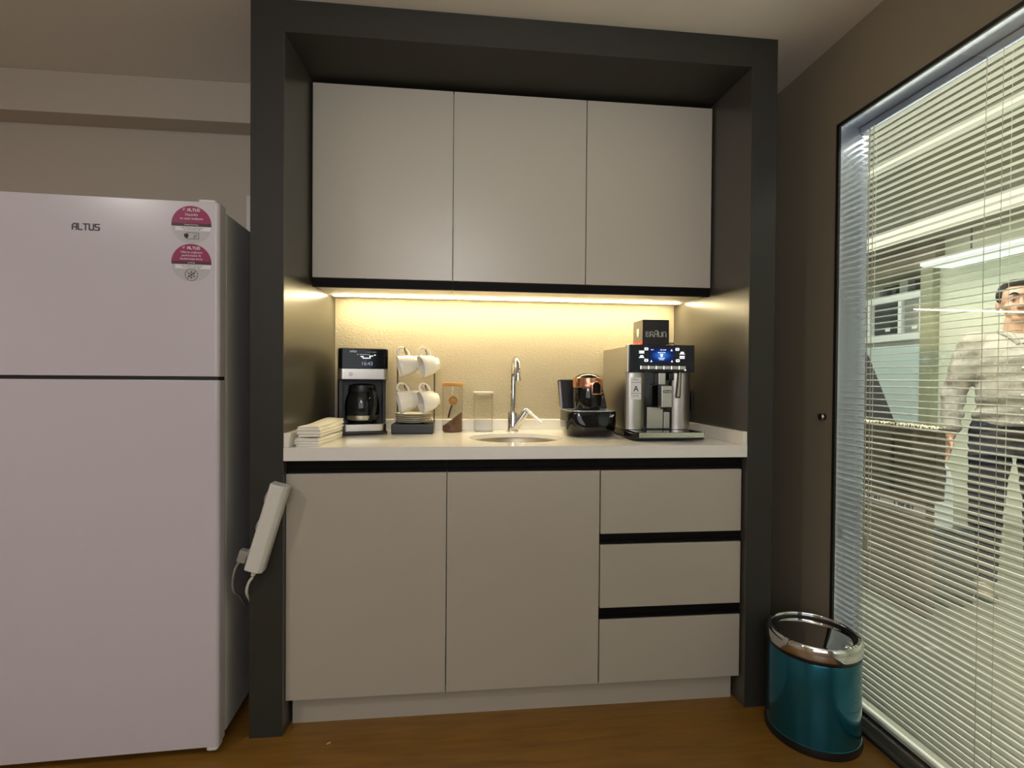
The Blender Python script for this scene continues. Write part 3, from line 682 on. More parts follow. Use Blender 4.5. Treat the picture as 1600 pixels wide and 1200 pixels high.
for zz in (.213, .172): t.box(.017, .055, .0976, .0979, zz - .0006, zz + .0006)
text_on(t, '0,4 kWh', .006, .036, .0977, .162); t.build('lettering', M['ink'], lb)
spt = MB().box(.114, .142, .070, .116, .205, .2500, .003); spt.box(.118, .160, .050, .090, .120, .202, .004)
s2 = spt.build('spout', M['steel'], es)
pl_ = MB().prism(rrect(.034, .010, .005, 5, .139, .180), .0488, .0499, 'y').build('badge', M['alud'], s2)
t = MB(); text_on(t, "De'Longhi", .0072, .139, .0486, .180, bold=.015); t.build('lettering', M['print_white'], pl_)
for nx in (.127, .150): MB().cyl((nx, .07, .1205), (nx, .07, .113), .0045, n=14).build('nozzle', M['sat_black'], s2)
MB().box(.158, .178, .078, .1162, .222, .2500, .004).build('steam_hub', M['sat_black'], es)
MB().tube([(.204, .088, .252), (.198, .078, .215), (.186, .062, .158)], [.0065, .0075, .0095], 16, sub=4).build('steam_wand', M['steel'], es)
dt = MB().prism([(.000, .030), (.252, .030), (.268, .0), (.268, .105), (-.006, .105), (-.006, .0 + .045)], .004, .0385)
dt = MB().prism([(.012, -.004), (.256, -.004), (.266, .006), (.266, .104), (-.008, .104), (-.008, .018)], .006, .028, bev=.003).build('drip_tray', M['gloss_black'], es)
MB().box(.006, .258, .006, .102, .0285, .0325, .001, 1).build('tray_grid', M['gloss_black'], dt)
MB().prism([(.012, -.0075), (.256, -.0075), (.2665, .004), (.2665, .010), (.256, -.0045), (.012, -.0045)], .0145, .0325).build('tray_trim', M['chrome'], dt)
# things on the espresso machine
zt = CT + .3582
bx = thing('capsule_box', 'small black card box with pale lettering, standing on the espresso machine', 'box', (1.3475, .385, zt - .0055))
BW = .111; bz1 = 1.386 - (zt - .0055)
MB().box(-BW / 2, BW / 2, -.055, .055, 0, bz1, .0008, 1).build('carton', M['card_black'], bx)
t = MB(); logo(t, 'BRAUN', 0, .047, .0185, -.0556, -.0551, w=.2, tall=2, adv=1.12, sq=.86); t.build('lettering', M['print_grey'], bx)
sp_ = MB().box(-BW / 2 - .0006, -BW / 2 - .0001, -.0545, .0545, .001, bz1 - .001).build('side_print', M['card_grey'], bx)
MB().box(-BW / 2 - .0010, -BW / 2 - .0007, -.0545, .0545, .001, .030).build('red_band', M['red'], sp_)
MB().prism([(-.012, .082), (.012, .082), (.013, .068), (.008, .054), (0, .046), (-.008, .054), (-.013, .068)], -BW / 2 - .0012, -BW / 2 - .0007, 'x').build('shield_emblem', M['mint'], sp_)
t = MB(); text_on(t, 'Premium', .017, -BW / 2 - .0012, 0, .016, rot=Matrix.Rotation(-PI / 2, 4, 'Z') @ FRONT); t.build('lettering', M['print_white'], sp_)
kb = thing('grinder_knob', 'small black knob on top of the espresso machine, right of the black box', 'knob', (1.428, .37, CT + .352))
MB().lathe([(0, 0), (.017, 0), (.018, .004), (.016, .015), (.010, .021), (0, .022)], 24).build('cap', M['sat_black'], kb)
MB().box(-.014, .014, -.003, .003, .0205, .027, .002).build('grip', M['sat_black'], kb)
pg = thing('wall_plug', 'black plug in the right niche panel, behind the espresso machine', 'plug', (1.5292, .405, 1.055))
MB().box(-.004, .0015, -.030, .030, -.042, .042, .002).build('socket_plate', M['sat_black'], pg)
MB().box(-.034, -.0042, -.018, .018, -.030, .022, .006).build('plug_body', M['sat_black'], pg)

# ------------------------------------------------------------------ paper napkins
nm = (('lowest folded stack of white paper towels at the left end of the worktop', 0, .0275), ('upper folded stack of white paper towels, bulging, at the left worktop end', .0300, .034))
for k, (lab, z0, hh) in enumerate(nm):
    b = bmesh.new(); nx, ny, nl = 7, 14, 3; rows = []
    m_ = MB()
    bb = bmesh.new(); bmesh.ops.create_cube(bb, size=1)
    bmesh.ops.subdivide_edges(bb, edges=list(bb.edges), cuts=11, use_grid_fill=True)
    for v in bb.verts:
        u_, v_, w_ = v.co.x, v.co.y, v.co.z + .5
        ed = (1 - .10 * (abs(2 * w_ - 1)) ** 3)                         # rounded fold edges
        groove = .0022 * math.cos(w_ * 2 * PI * 3) * (1 if abs(u_) > .45 or abs(v_) > .45 else 0)
        top = hh * (1 + (.30 if k else .05) * (v_ + .5) - .10 * (2 * u_) ** 2) + .0016 * math.sin(6 * u_ + 5 * v_ + k)
        x_ = u_ * (.076 - .004 * k) * ed + groove * (1 if u_ > 0 else -1) + .020 * (v_ + .5) + .002 * math.sin(8 * v_ + 3 * w_)
        y_ = v_ * .245 * (1 - .02 * abs(2 * w_ - 1) ** 3) + groove * (1 if v_ > 0 else -1)
        v.co = Vector((x_, y_, z0 + .0004 + w_ * top * (1 if k else min(1, .99))))
    for f in bb.faces: f.smooth = True
    m_.merge(bb)
    o_ = m_.build('paper_towel_stack', M['paper'], auto=True); o_.location = (.066 + .004 * k, .150 + .006 * k, CT)
    tag(o_, lab, 'paper towels', 'folded paper towel stacks')

# ------------------------------------------------------------------ fridge
FR = R(2.1)
fr = thing('refrigerator', 'white two-door refrigerator with round magenta stickers, at the left', 'refrigerator', (-.1594, -.0719, 0), FR)
FW = .70; FH = 1.6575
def door(z0, z1, nm_):
    return MB().prism(rrect(FW, .056, .012, 6, -FW / 2, .028), z0, z1, bev=.003).build(nm_, M['fridge'], fr)
d1 = door(1.1405, FH, 'freezer_door'); d2 = door(.030, 1.1305, 'fridge_door')
MB().box(-FW + .004, -.003, .0625, .56, .035, FH - .012, .006).build('body', M['fridge_side'], fr)
MB().box(-FW + .012, -.010, .052, .0622, .045, FH - .02).build('gasket', M['gap'], fr)
MB().box(-FW + .006, -.004, .006, .0500, 1.1310, 1.1400).build('door_gap', M['gap'], fr)
for fx in (-FW + .06, -.06): MB().cyl((fx, .10, 0), (fx, .10, .036), .02, n=20).build('foot', M['gap'], fr)
MB().box(-FW + .02, -.02, .075, .095, .008, .0345).build('kick_grille', M['gap'], fr)
MB().prism(rrect(.052, .060, .010, 5, -.038, .040), FH + .0002, FH + .010, bev=.003).build('hinge_cap', M['white_pl'], fr)
MB().prism(rrect(.034, .044, .010, 5, -.020, .024), .018, .0297, bev=.003).build('hinge_cap', M['white_pl'], fr)
t = MB(); logo(t, 'ALTUS', -.3565, 1.5595, .0165, -.0008, .0012, w=.21, adv=1.14, sq=.80); t.build('brand_lettering', M['grey_ink'], d1)
def sticker(cz, kind):
    r = .0555; cxs = -.0755
    s0 = MB().prism(circ(r, 56, cxs, cz), -.0004, .0008, 'y').build('sticker', M['st_grey'], d1)
    s0['label'] = 'round magenta and grey sticker with a tag pictogram' if kind == 0 else 'round magenta and grey sticker with a crossed-out snowflake'
    a0 = math.degrees(math.asin(.004 / r))
    MB().prism([(x, z) for x, z in circ(r - .0008, 40, cxs, cz, a0, 180 - a0)], -.0007, -.0004, 'y').build('magenta_field', M['magenta'], s0)
    def chord(z): return math.sqrt(max(0, (r - .0008) ** 2 - z * z))
    MB().prism([(cxs - chord(.004), cz + .004), (cxs - chord(-.005), cz - .005), (cxs + chord(-.005), cz - .005), (cxs + chord(.004), cz + .004)], -.0007, -.0004, 'y').build('maroon_band', M['maroon'], s0)
    MB().prism([(cxs - .044, cz - .0065), (cxs + chord(-.0065), cz - .0065), (cxs + chord(-.018), cz - .018), (cxs - .044, cz - .018)], -.0007, -.0004, 'y').build('white_band', M['st_white'], s0)
    t = MB(); text_on(t, 'V', .010, cxs - .021, -.0009, cz + .043, bold=.01)
    logo(t, 'ALTUS', cxs + .006, cz + .0395, .0068, -.0010, -.0007, w=.24, sq=.95)
    if kind == 0:
        text_on(t, 'Dayan\u0131kl\u0131', .0095, cxs, -.0009, cz + .029); text_on(t, 've uzun kullan\u0131m', .0095, cxs, -.0009, cz + .0175); text_on(t, 'Metalik D\u0131\u015f Y\u00fczey', .0052, cxs, -.0009, cz - .0005)
    else:
        text_on(t, 'Y\u0131llarca so\u011futma', .0088, cxs, -.0009, cz + .030); text_on(t, 'performans\u0131 ile', .0088, cxs, -.0009, cz + .0205); text_on(t, 'buzlanmaya kar\u015f\u0131', .0088, cxs, -.0009, cz + .011); text_on(t, 'no Frost', .0058, cxs, -.0009, cz - .0005)
    t.build('white_lettering', M['print_white'], s0)
    t = MB()
    text_on(t, 'kolay temizlenen ve dayan\u0131kl\u0131 y\u00fczey', .0042, cxs + .002, -.0009, cz - .0095); text_on(t, 'uzun \u00f6m\u00fcrl\u00fc kullan\u0131m sa\u011flar', .0042, cxs + .002, -.0009, cz - .0145)
    if kind == 0:
        strokes(t, [((-.014, .010), (.020, .010)), ((.020, .010), (.020, -.008)), ((.020, -.008), (-.012, -.008)), ((-.012, -.008), (-.012, .006))], .0011, cxs, cz - .034, -.0010, -.0007)
        t.prism([(cxs - .020, cz - .028), (cxs - .014, cz - .026), (cxs - .008, cz - .028), (cxs - .008, cz - .036), (cxs - .014, cz - .041), (cxs - .020, cz - .036)], -.0010, -.0007, 'y')
        strokes(t, [((.006, .004), (.014, -.004)), ((.004, .000), (.010, -.006)), ((.009, .006), (.016, .000)), ((.006, -.005), (.014, .004))], .0009, cxs, cz - .034, -.0010, -.0007)
    else:
        t.lathe([(.0165, 0), (.0177, 0), (.0177, .0003), (.0165, .0003)], 40, mtx=Matrix.Translation((cxs, -.0007, cz - .036)) @ FRONT, closed=True)
        sg = [((-.012, -.012), (.012, .012))]
        for k in range(6):
            a = R(60 * k + 30); u1 = (.011 * math.cos(a), .011 * math.sin(a)); sg.append(((0, 0), u1))
            for da in (35, -35):
                a2 = a + R(da); sg.append(((.006 * math.cos(a), .006 * math.sin(a)), (.006 * math.cos(a) + .004 * math.cos(a2), .006 * math.sin(a) + .004 * math.sin(a2))))
        strokes(t, sg, .0012, cxs, cz - .036, -.0010, -.0007)
    t.build('black_lettering', M['ink'], s0)
sticker(1.588, 0); sticker(1.4765, 1)
tr = MB().box(-.345, -.300, .588, .5998, 0, 1.905, .002).build('cable_trunking', M['white_pl'])
tag(tr, 'white vertical cable trunking on the wall between fridge and dark surround', 'trunking')

# ------------------------------------------------------------------ power strip
ang = R(16.2)
ps = thing('power_strip', 'white extension socket block fixed at a slant on the left edge of the surround', 'power strip', (-.036, -.0006, .676))
ps.rotation_euler = (0, ang, 0)
def psprof(hw, d, c_): return [(-hw, -.0), (-hw, -d + c_), (-hw + c_, -d), (hw - c_ * 1.6, -d), (hw, -d + c_ * 1.6), (hw, 0)]
MB().prism([(x, y) for x, y in psprof(.0275, .046, .007)], -.140, .137, bev=.004).build('housing', M['white_pl'], ps)
MB().box(.0277, .0281, -.026, -.008, -.122, -.080).build('rating_label', M['print_grey'], ps)
MB().cyl((.0, -.022, -.1405), (.0, -.022, -.158), .009, .006, n=16).build('strain_relief', M['white_pl'], ps)
for zz in (-.09, 0.0, .09):
    MB().lathe([(.0, 0), (.017, .0), (.0185, .001), (.0185, .002), (.0, .002)], 28, mtx=Matrix.Translation((-.0277, -.022, zz)) @ Matrix.Rotation(-PI / 2, 4, 'Y')).build('socket', M['st_grey'], ps)
pp = thing('mains_plug', 'grey plug pushed into the side of the white power strip', 'plug', (-.1105, -.022, .588))
pp.rotation_euler = (0, ang, 0)
MB().box(-.011, .0165, -.014, .014, -.020, .020, .005).build('plug_body', M['grey_cable'], pp)
MB().tube([(-.003, 0, -.019), (-.009, -.003, -.045), (-.006, -.002, -.085), (.004, .008, -.120), (.012, .05, -.15), (.020, .12, -.21)], .0035, 10).build('cable', M['grey_cable'], pp)
wc = MB().tube([(-.0815, -.0226, .519), (-.095, -.019, .498), (-.1035, -.010, .466), (-.1065, .03, .42), (-.1075, .10, .32)], .0042, 10).build('power_cable', M['white_pl'])
tag(wc, 'white cable running from the power strip end into the gap behind the fridge', 'cable')

# ------------------------------------------------------------------ waste bin
bn = thing('waste_bin', 'round teal metallic waste bin with a mirror lid, under the window', 'bin', (1.706, -.131, 0))
BR = .134
MB().lathe([(0, .004), (BR + .002, .004), (BR + .005, .012), (BR + .003, .024), (BR, .026), (BR - .001, .278), (BR - .003, .281), (0, .281)], 72).build('body', M['teal'], bn)
MB().lathe([(BR + .001, .0), (BR + .004, .0), (BR + .006, .010), (BR + .003, .0245), (BR + .0015, .0245)], 72, closed=True).build('foot_ring', M['sat_black'], bn)
MB().lathe([(0, .2812), (BR + .001, .2812), (BR + .0015, .284), (BR + .0015, .292), (0, .2925)], 72).build('seal_ring', M['sat_black'], bn)
rim = MB().lathe([(BR - .006, .2928), (BR + .002, .2928), (BR + .003, .295), (BR + .002, .325), (BR - .004, .333), (BR - .012, .334), (BR - .014, .331), (BR - .013, .318), (BR - .006, .318)], 72, closed=True).build('rim', M['chrome'], bn)
MB().lathe([(BR - .014, .3184), (BR - .0225, .3184), (BR - .0225, .3250), (BR - .014, .3250)], 72, closed=True).build('gap_ring', M['gap'], bn)
MB().lathe([(0, .3245), (BR - .030, .3225), (BR - .0235, .3205), (BR - .0235, .3190), (0, .3190)], 72).build('lid', M['chrome'], bn)
kn = thing('wall_bumper', 'small round metal door bumper on the dark wall beside the window', 'bumper', (XW, .022, 1.0148))
MB().lathe([(0, 0), (.011, 0), (.012, .003), (.009, .005), (.006, .007)], 24, mtx=Matrix.Rotation(-PI / 2, 4, 'Y')).build('base', M['alud'], kn)
MB().lathe([(.006, .006), (.012, .008), (.0135, .013), (.011, .018), (0, .020)], 24, mtx=Matrix.Rotation(-PI / 2, 4, 'Y')).build('cap', M['steel'], kn)
cr = MB().box(-.006, .006, -.0012, .0012, 0, .0012).build('paper_scrap', M['paper']); cr.location = (.155, -.045, .0002); cr.rotation_euler = (0, 0, R(35))
tag(cr, 'tiny white paper scrap lying on the wooden floor in front of the toe kick', 'scrap')

# ------------------------------------------------------------------ the lit office beyond the glass
OX0, OX1, OY0, OY1, OZ = XW + WT, 5.45, -3.4, 4.7, 2.5
struct('floor_next', MB().box(OX0, OX1 + .1, OY0 - .1, OY1 + .1, -.06, 0), M['ofloor'])
struct('ceiling_next', MB().box(OX0, OX1 + .1, OY0 - .1, OY1 + .1, OZ, OZ + .08), M['oceil'])
wq = MB().box(OX1, OX1 + .1, 2.895, OY1 + .1, 0, OZ); wq.box(5.14, OX1 + .1, OY0 - .1, 2.895, 0, OZ)
struct('wall_far', wq, M['owall'])
struct('wall_end', MB().box(OX0, OX1, OY1, OY1 + .1, 0, OZ), M['owall'])
struct('wall_near', MB().box(OX0, OX1, OY0 - .1, OY0, 0, OZ), M['owall'])
wx = MB().box(XW, OX0, .60, OY1 + .1, 0, OZ + .08); wx.box(XW, OX0, OY0 - .1, .60, CEIL + .081, OZ + .08)
struct('wall_side', wx, M['wall'])
struct('trim_2', MB().box(5.06, 5.138, 2.765, 2.892, 0, 2.255), M['ocol'])
struct('trim_3', MB().box(5.04, 5.138, 2.72, OY1 - .001, 2.257, OZ - .001), M['obulk'])
for lab, x0, x1, y0, y1 in (('wide glowing ceiling light band in the office beyond the blind', 4.38, 4.78, -1.5, 4.4), ('narrow glowing ceiling light line in the office beyond the blind, nearest the glass', 3.14, 3.24, -1.5, 4.4)):
    o_ = thing('ceiling_light', lab, 'light', ((x0 + x1) / 2, (y0 + y1) / 2, OZ - .02)); hx, hy = (x1 - x0) / 2, (y1 - y0) / 2
    fr_ = MB(); fr_.box(-hx - .012, -hx, -hy, hy, 0, .0195); fr_.box(hx, hx + .012, -hy, hy, 0, .0195); fr_.build('frame', M['owhite'], o_)
    MB().box(-hx + .0005, hx - .0005, -hy, hy, .004, .0195).build('diffuser', M['olight'], o_)
pd = thing('pendant_light', 'flat white pendant light panel hanging in the office, above the shelf column', 'light', (4.95, 1.50, 2.195))
MB().box(-.17, .17, -1.12, 1.12, .008, .045, .004).build('housing', M['owhite'], pd)
MB().box(-.16, .16, -1.11, 1.11, .002, .0078).build('diffuser', M['olight2'], pd)
for yy in (-.8, .8): MB().cyl((0, yy, .045), (0, yy, OZ - 2.195 - .001), .006, n=8).build('rod', M['odark'], pd)
tq = MB().box(5.10, 5.44, 2.905, OY1 - .05, .0, 1.515, .003).build('storage_cabinet', M['turq'])
tag(tq, 'pale turquoise flat cabinet side in the office, under the white cubby shelf', 'cabinet')
sh = thing('cubby_shelf', 'white cubby shelf standing on the turquoise cabinet in the office', 'shelf', (5.27, 3.355, 1.5155))
for z0 in (.06, .475): MB().box(-.17, .17, -.45, .55, z0, z0 + .06).build('board', M['owhite'], sh)
MB().box(-.15, .17, -.45, .55, .0, .0598).build('plinth', M['ogrey'], sh)
for yy in (-.45, -.205, .20, .51): MB().box(-.17, .17, yy, yy + .04, .1202, .4748).build('divider', M['owhite'], sh)
MB().box(.15, .17, -.41, .51, .1203, .4747).build('back_panel', M['turq'], sh)
for k, (yc, hw, lab) in enumerate(((3.365, .155, 'dark computer case in the left cubby of the white office shelf'), (3.043, .085, 'dark computer case in the right cubby of the white office shelf, by the column'))):
    o_ = thing('computer_case', lab, 'computer', (5.27, yc, 1.6360), group='computer cases on the office shelf')
    MB().box(-.145, .14, -hw, hw, 0, .345, .010).build('case', M['odark'], o_)
    MB().box(-.149, -.1455, -hw + .01, hw - .01, .01, .335, .002).build('front_panel', M['odark'] if k == 0 else M['ogrey'], o_)
    MB().box(-.1515, -.1495, -.06, .0, .04, .08).build('badge', M['owhite'], o_)
for k, (yc, w_, h_) in enumerate(((2.96, .05, .12), (3.06, .05, .13), (3.17, .10, .14), (3.29, .05, .11), (3.40, .05, .11), (3.53, .11, .10))):
    o_ = MB().box(-.12, .12, -w_ / 2, w_ / 2, 0, h_, .004).build('file_box', M['odark'] if k in (0, 1, 3, 4) else M['ogrey']); o_.location = (5.26, yc, 2.0508)
    tag(o_, ['narrow dark file box on top of the office shelf, nearest the column', 'second dark file box from the column on the office shelf top', 'grey file box on the office shelf top, third from the column', 'dark file box on the office shelf top, fourth from the column', 'dark file box on the office shelf top, fifth from the column', 'wide grey file box on the office shelf top, farthest from the column'][k], 'file box', 'file boxes on the office shelf')
# cartons
def carton(nm_, lab, loc, sx, sy, sz, m, tape=True):
    o_ = thing(nm_, lab, 'carton', loc, group='cartons behind the blind')
    MB().box(0, sx, 0, sy, 0, sz, .006).build('box', m, o_)
    if tape:
        b = bmesh.new(); bmesh.ops.create_grid(b, x_segments=10, y_segments=60, size=.5)
        for v in b.verts: v.co = Vector((sx * (.5 + v.co.x * .96), sy * (.5 + v.co.y * .96), sz + .012 + random.uniform(-.010, .010)))
        for f in b.faces: f.smooth = True
        g = bmesh.ops.extrude_face_region(b, geom=list(b.faces))
        for v in [q for q in g['geom'] if isinstance(q, bmesh.types.BMVert)]: v.co.z -= .0012
        bmesh.ops.recalc_face_normals(b, faces=b.faces)
        mb = MB(); mb.merge(b); mb.build('plastic_wrap', M['wrap'], o_)
    return o_
c1 = carton('carton', 'large brown carton with printed tape at its top, standing on the office floor', (2.79, .545, 0), .045, .92, .575, M['carton'], False)
tp_ = MB().box(-.0012, -.0004, .005, .90, .485, .545).build('printed_tape', M['st_grey'], c1)
t = MB(); rot = Matrix.Rotation(-PI / 2, 4, 'Z') @ FRONT
for s_, yy in (('URAL', .12), ('URAL', .32), ('URAY', .52), ('URAL', .72)): text_on(t, s_, .052, -.0016, yy, .515, bold=.03, rot=rot)
t.build('lettering', M['ink'], tp_)
carton('carton', 'olive carton with crinkled clear wrap on top, nearest the person', (2.79, .500, .5755), .05, .232, .335, M['carton_o'])
carton('carton', 'olive carton with crinkled clear wrap on top, below the black chair back', (2.79, .755, .5755), .05, .62, .335, M['carton_o'])
kr = MB()
kr.box(-.12, .12, -.10, .10, 0, .40, .01); o_ = kr.build('crate', M['odark']); o_.location = (3.04, .74, 0); tag(o_, 'dark crate on the office floor under the white canister', 'crate')
cn = thing('canister', 'white plastic canister with a handle hole, between the cartons and the person', 'canister', (3.02, .70, .4005))
MB().prism([(-.052, 0), (.052, 0), (.050, .22), (.036, .30), (.02, .31), (.0, .44), (-.018, .44), (-.03, .34), (-.045, .22)], -.035, .035, 'y', bev=.012, mtx=Matrix.Rotation(R(-40), 4, 'Z')).build('bottle', M['owhite'], cn)
MB().prism(rrect(.016, .08, .007, 5, .012, .27), -.0365, .0365, 'y', mtx=Matrix.Rotation(R(-40), 4, 'Z')).build('handle_hole', M['odark'], cn)
# office chair
oc = thing('office_chair', 'black office chair with a tall reclined back behind the wrapped cartons', 'chair', (3.42, 1.55, 0), R(-30))
for k in range(5):
    a = R(72 * k)
    l_ = MB().tube([(0, 0, .11), (.15 * math.cos(a), .15 * math.sin(a), .10), (.29 * math.cos(a), .29 * math.sin(a), .075)], [.026, .022, .015], 10).build('leg', M['odark'], oc)
    MB().cyl((.29 * math.cos(a) - .012, .29 * math.sin(a), .030), (.29 * math.cos(a) + .012, .29 * math.sin(a), .030), .030, n=16).build('caster', M['sat_black'], l_)
MB().cyl((0, 0, .11), (0, 0, .46), .025, n=16).build('gas_column', M['odark'], oc)
MB().prism(rrect(.50, .48, .10, 6), .46, .54, bev=.025).build('seat', M['fabric_d'], oc)
bk = MB().prism([(x, z) for x, z in rrect(.48, .80, .14, 8, 0, .42)], -.035, .035, 'y', bev=.02).build('backrest', M['fabric_d'], oc); bk.location = (-.02, .25, .62); bk.rotation_euler = (R(-14), R(-16), 0)
for s_ in (-1, 1): MB().tube([(s_ * .24, .10, .50), (s_ * .29, .08, .60), (s_ * .29, .05, .69), (s_ * .28, -.10, .705)], .018, 10).build('armrest', M['sat_black'], oc)

# ------------------------------------------------------------------ person
def blob(build, voxel, name, m, parent, smooth=6):
    mb = MB(); build(mb)
    me = bpy.data.meshes.new('t'); mb.bm.to_mesh(me); mb.bm.free(); o_ = bpy.data.objects.new('t', me); COL.objects.link(o_)
    r_ = o_.modifiers.new('r', 'REMESH'); r_.mode = 'VOXEL'; r_.voxel_size = voxel
    if smooth: s_ = o_.modifiers.new('s', 'SMOOTH'); s_.iterations = smooth; s_.factor = .5
    dg = bpy.context.evaluated_depsgraph_get(); me2 = bpy.data.meshes.new_from_object(o_.evaluated_get(dg)); me2.name = name
    bpy.data.objects.remove(o_); bpy.data.meshes.remove(me)
    for p in me2.polygons: p.use_smooth = True
    me2.materials.clear(); me2.materials.append(m)
    q = bpy.data.objects.new(name, me2); COL.objects.link(q); q.parent = parent; return q
def cap(mb, p0, p1, r0, r1):
    mb.cyl(p0, p1, r0, r1, n=20); mb.sphere(p0, r0, 20); mb.sphere(p1, r1, 20)
pr = thing('person', 'person in pale grey shirt and dark jeans, standing beyond the blind', 'person', (3.57, .80, 0), R(-41)); pr.scale = (.965, .965, .965)
J = dict(pel=(0, .01, .96), hipR=(-.095, 0, .90), hipL=(.095, 0, .90), kneeR=(-.13, -.10, .50), kneeL=(.11, -.01, .50), ankR=(-.14, -.09, .09), ankL=(.12, .04, .09),
         shR=(-.178, .01, 1.405), shL=(.178, .01, 1.405), elR=(-.262, .035, 1.12), elL=(.255, .03, 1.12), wrR=(-.282, -.035, .865), wrL=(.270, -.05, .865))
HZ = 1.60
def hand(mb, w_, s_):
    w_ = Vector(w_); d = Vector((0.10 * s_, -.18, -.97)).normalized(); fwd = Vector((-.15 * s_, -1, .18)).normalized(); side = d.cross(fwd).normalized()
    pc = w_ + d * .045
    for k in range(4):                         # palm ridge + finger
        off = fwd * (.030 - .020 * k)
        kn = w_ + d * (.092 - .004 * abs(k - 1)) + off
        cap(mb, w_ + d * .015 + off * .5, kn, .014, .011)
        L = (.072, .080, .075, .058)[k]
        bend = side * (-.16 * s_) + fwd * (.12 - .07 * k)
        m1 = kn + (d + bend * .5).normalized() * L * .45; m2 = m1 + (d + bend * 1.6).normalized() * L * .32; m3 = m2 + (d + bend * 2.6).normalized() * L * .25
        cap(mb, kn, m1, .0098, .009); cap(mb, m1, m2, .009, .0082); cap(mb, m2, m3, .0082, .007)
    t0 = w_ + d * .028 + fwd * .022; t1 = t0 + (d * .6 + fwd * .75).normalized() * .042; t2 = t1 + (d * .9 + fwd * .35).normalized() * .030
    cap(mb, t0, t1, .013, .011); cap(mb, t1, t2, .0105, .0085)
def body(mb):
    mb.sphere((0, .01, .97), .15, 24, (1.05, .78, .95)); mb.sphere((0, .0, 1.13), .15, 24, (.98, .76, 1.2)); mb.sphere((0, .005, 1.30), .16, 24, (1.08, .74, 1.0)); mb.sphere((0, .015, 1.395), .10, 24, (1.75, .78, .62))
    cap(mb, (0, .02, 1.42), (0, -.005, 1.53), .060, .054)
    for s_ in 'RL':
        cap(mb, J['sh' + s_], J['el' + s_], .060, .042); cap(mb, J['el' + s_], J['wr' + s_], .041, .027)
        cap(mb, J['hip' + s_], J['knee' + s_], .088, .058)
        k_ = Vector(J['knee' + s_]); a_ = Vector(J['ank' + s_]); cf = k_.lerp(a_, .3) + Vector((0, .018, 0))
        cap(mb, k_, cf, .056, .056); cap(mb, cf, a_, .056, .036)
        cap(mb, a_ + Vector((0, .03, -.05)), a_ + Vector((0, -.13, -.055)), .034, .028)
    hand(mb, J['wrR'], -1); hand(mb, J['wrL'], 1)
    # head
    mb.sphere((0, .015, HZ + .06), .088, 32, (.88, 1.08, 1.0)); mb.sphere((0, -.022, HZ + .005), .070, 28, (.88, .98, 1.12)); mb.sphere((0, -.055, HZ - .058), .030, 20, (1.15, .9, .85))
    mb.sphere((0, -.088, HZ + .075), .02, 14, (2.4, .6, .5))
    cap(mb, (0, -.092, HZ + .045), (0, -.112, HZ + .004), .010, .0155)
    for s_ in (-1, 1):
        mb.sphere((s_ * .011, -.102, HZ + .001), .010, 12); mb.sphere((s_ * .046, -.062, HZ + .008), .022, 16, (1, .8, .9))
        mb.sphere((s_ * .080, .012, HZ + .02), .030, 16, (.34, .62, 1.1))
    mb.sphere((0, -.092, HZ - .030), .016, 14, (1.6, .6, .42))
blob(body, .006, 'body', M['skin'], pr, 5)
for s_ in (-1, 1):
    e_ = MB().sphere((s_ * .031, -.080, HZ + .045), .0112, 16).build('eye', M['eye'], pr)
    MB().sphere((s_ * .031, -.0880, HZ + .044), .0058, 12, (1, .6, 1)).build('iris', M['iris'], e_)
    MB().tube([(s_ * .014, -.103, HZ + .069), (s_ * .032, -.101, HZ + .076), (s_ * .052, -.086, HZ + .068)], [.005, .006, .003], 8).build('eyebrow', M['hair'], pr)
MB().tube([(-.024, -.094, HZ - .029), (0, -.1045, HZ - .027), (.024, -.094, HZ - .029)], [.003, .006, .003], 8).build('mouth', M['lip'], pr)
def hair(mb):
    mb.sphere((0, .038, HZ + .082), .093, 32, (.92, .98, .98)); mb.sphere((0, -.036, HZ + .142), .040, 20, (1.5, .9, .5))
    for s_ in (-1, 1): mb.sphere((s_ * .070, .01, HZ + .07), .035, 16, (.5, 1.1, 1.3))
blob(hair, .006, 'hair', M['hair'], pr, 3)
def folds(o_, amp, f):
    for v in o_.data.vertices:
        x, y, z = v.co; n_ = v.normal
        v.co += n_ * amp * (math.sin(f * z + 9 * x + 4 * math.sin(11 * y + 7 * z)) * .6 + math.sin(f * 1.9 * z - 14 * x + 6 * y) * .4)
def shirt(mb):
    mb.sphere((0, .01, .99), .170, 24, (1.08, .80, .70)); mb.sphere((0, .0, 1.13), .170, 24, (1.03, .80, 1.2)); mb.sphere((0, .005, 1.29), .178, 24, (1.10, .78, 1.0)); mb.sphere((0, .015, 1.40), .112, 24, (1.80, .84, .58))
    for s_ in 'RL':
        e_ = Vector(J['el' + s_]); w_ = Vector(J['wr' + s_]); cap(mb, J['sh' + s_], e_, .076, .060); mb.cyl(e_, e_.lerp(w_, .93), .060, .046, n=20); mb.sphere(e_, .06, 20)
sh_ = blob(shirt, .010, 'shirt', M['shirt'], pr, 4); folds(sh_, .006, 46)
cl = MB()
cl.tube([(-.062, .045, 1.475), (-.068, -.02, 1.468), (-.035, -.078, 1.440), (-.010, -.105, 1.395)], [.014, .016, .016, .010], 8); cl.tube([(.062, .045, 1.475), (.068, -.02, 1.468), (.035, -.078, 1.440), (.010, -.105, 1.395)], [.014, .016, .016, .010], 8); cl.tube([(-.062, .045, 1.475), (0, .085, 1.48), (.062, .045, 1.475)], .015, 8)
cl.build('collar', M['shirt'], sh_)
for k in range(6): MB().sphere((.004, -.142 + .012 * abs(k - 2) * .3, 1.34 - k * .075), .006, 10, (1, .5, 1)).build('button', M['ceramic'], sh_)
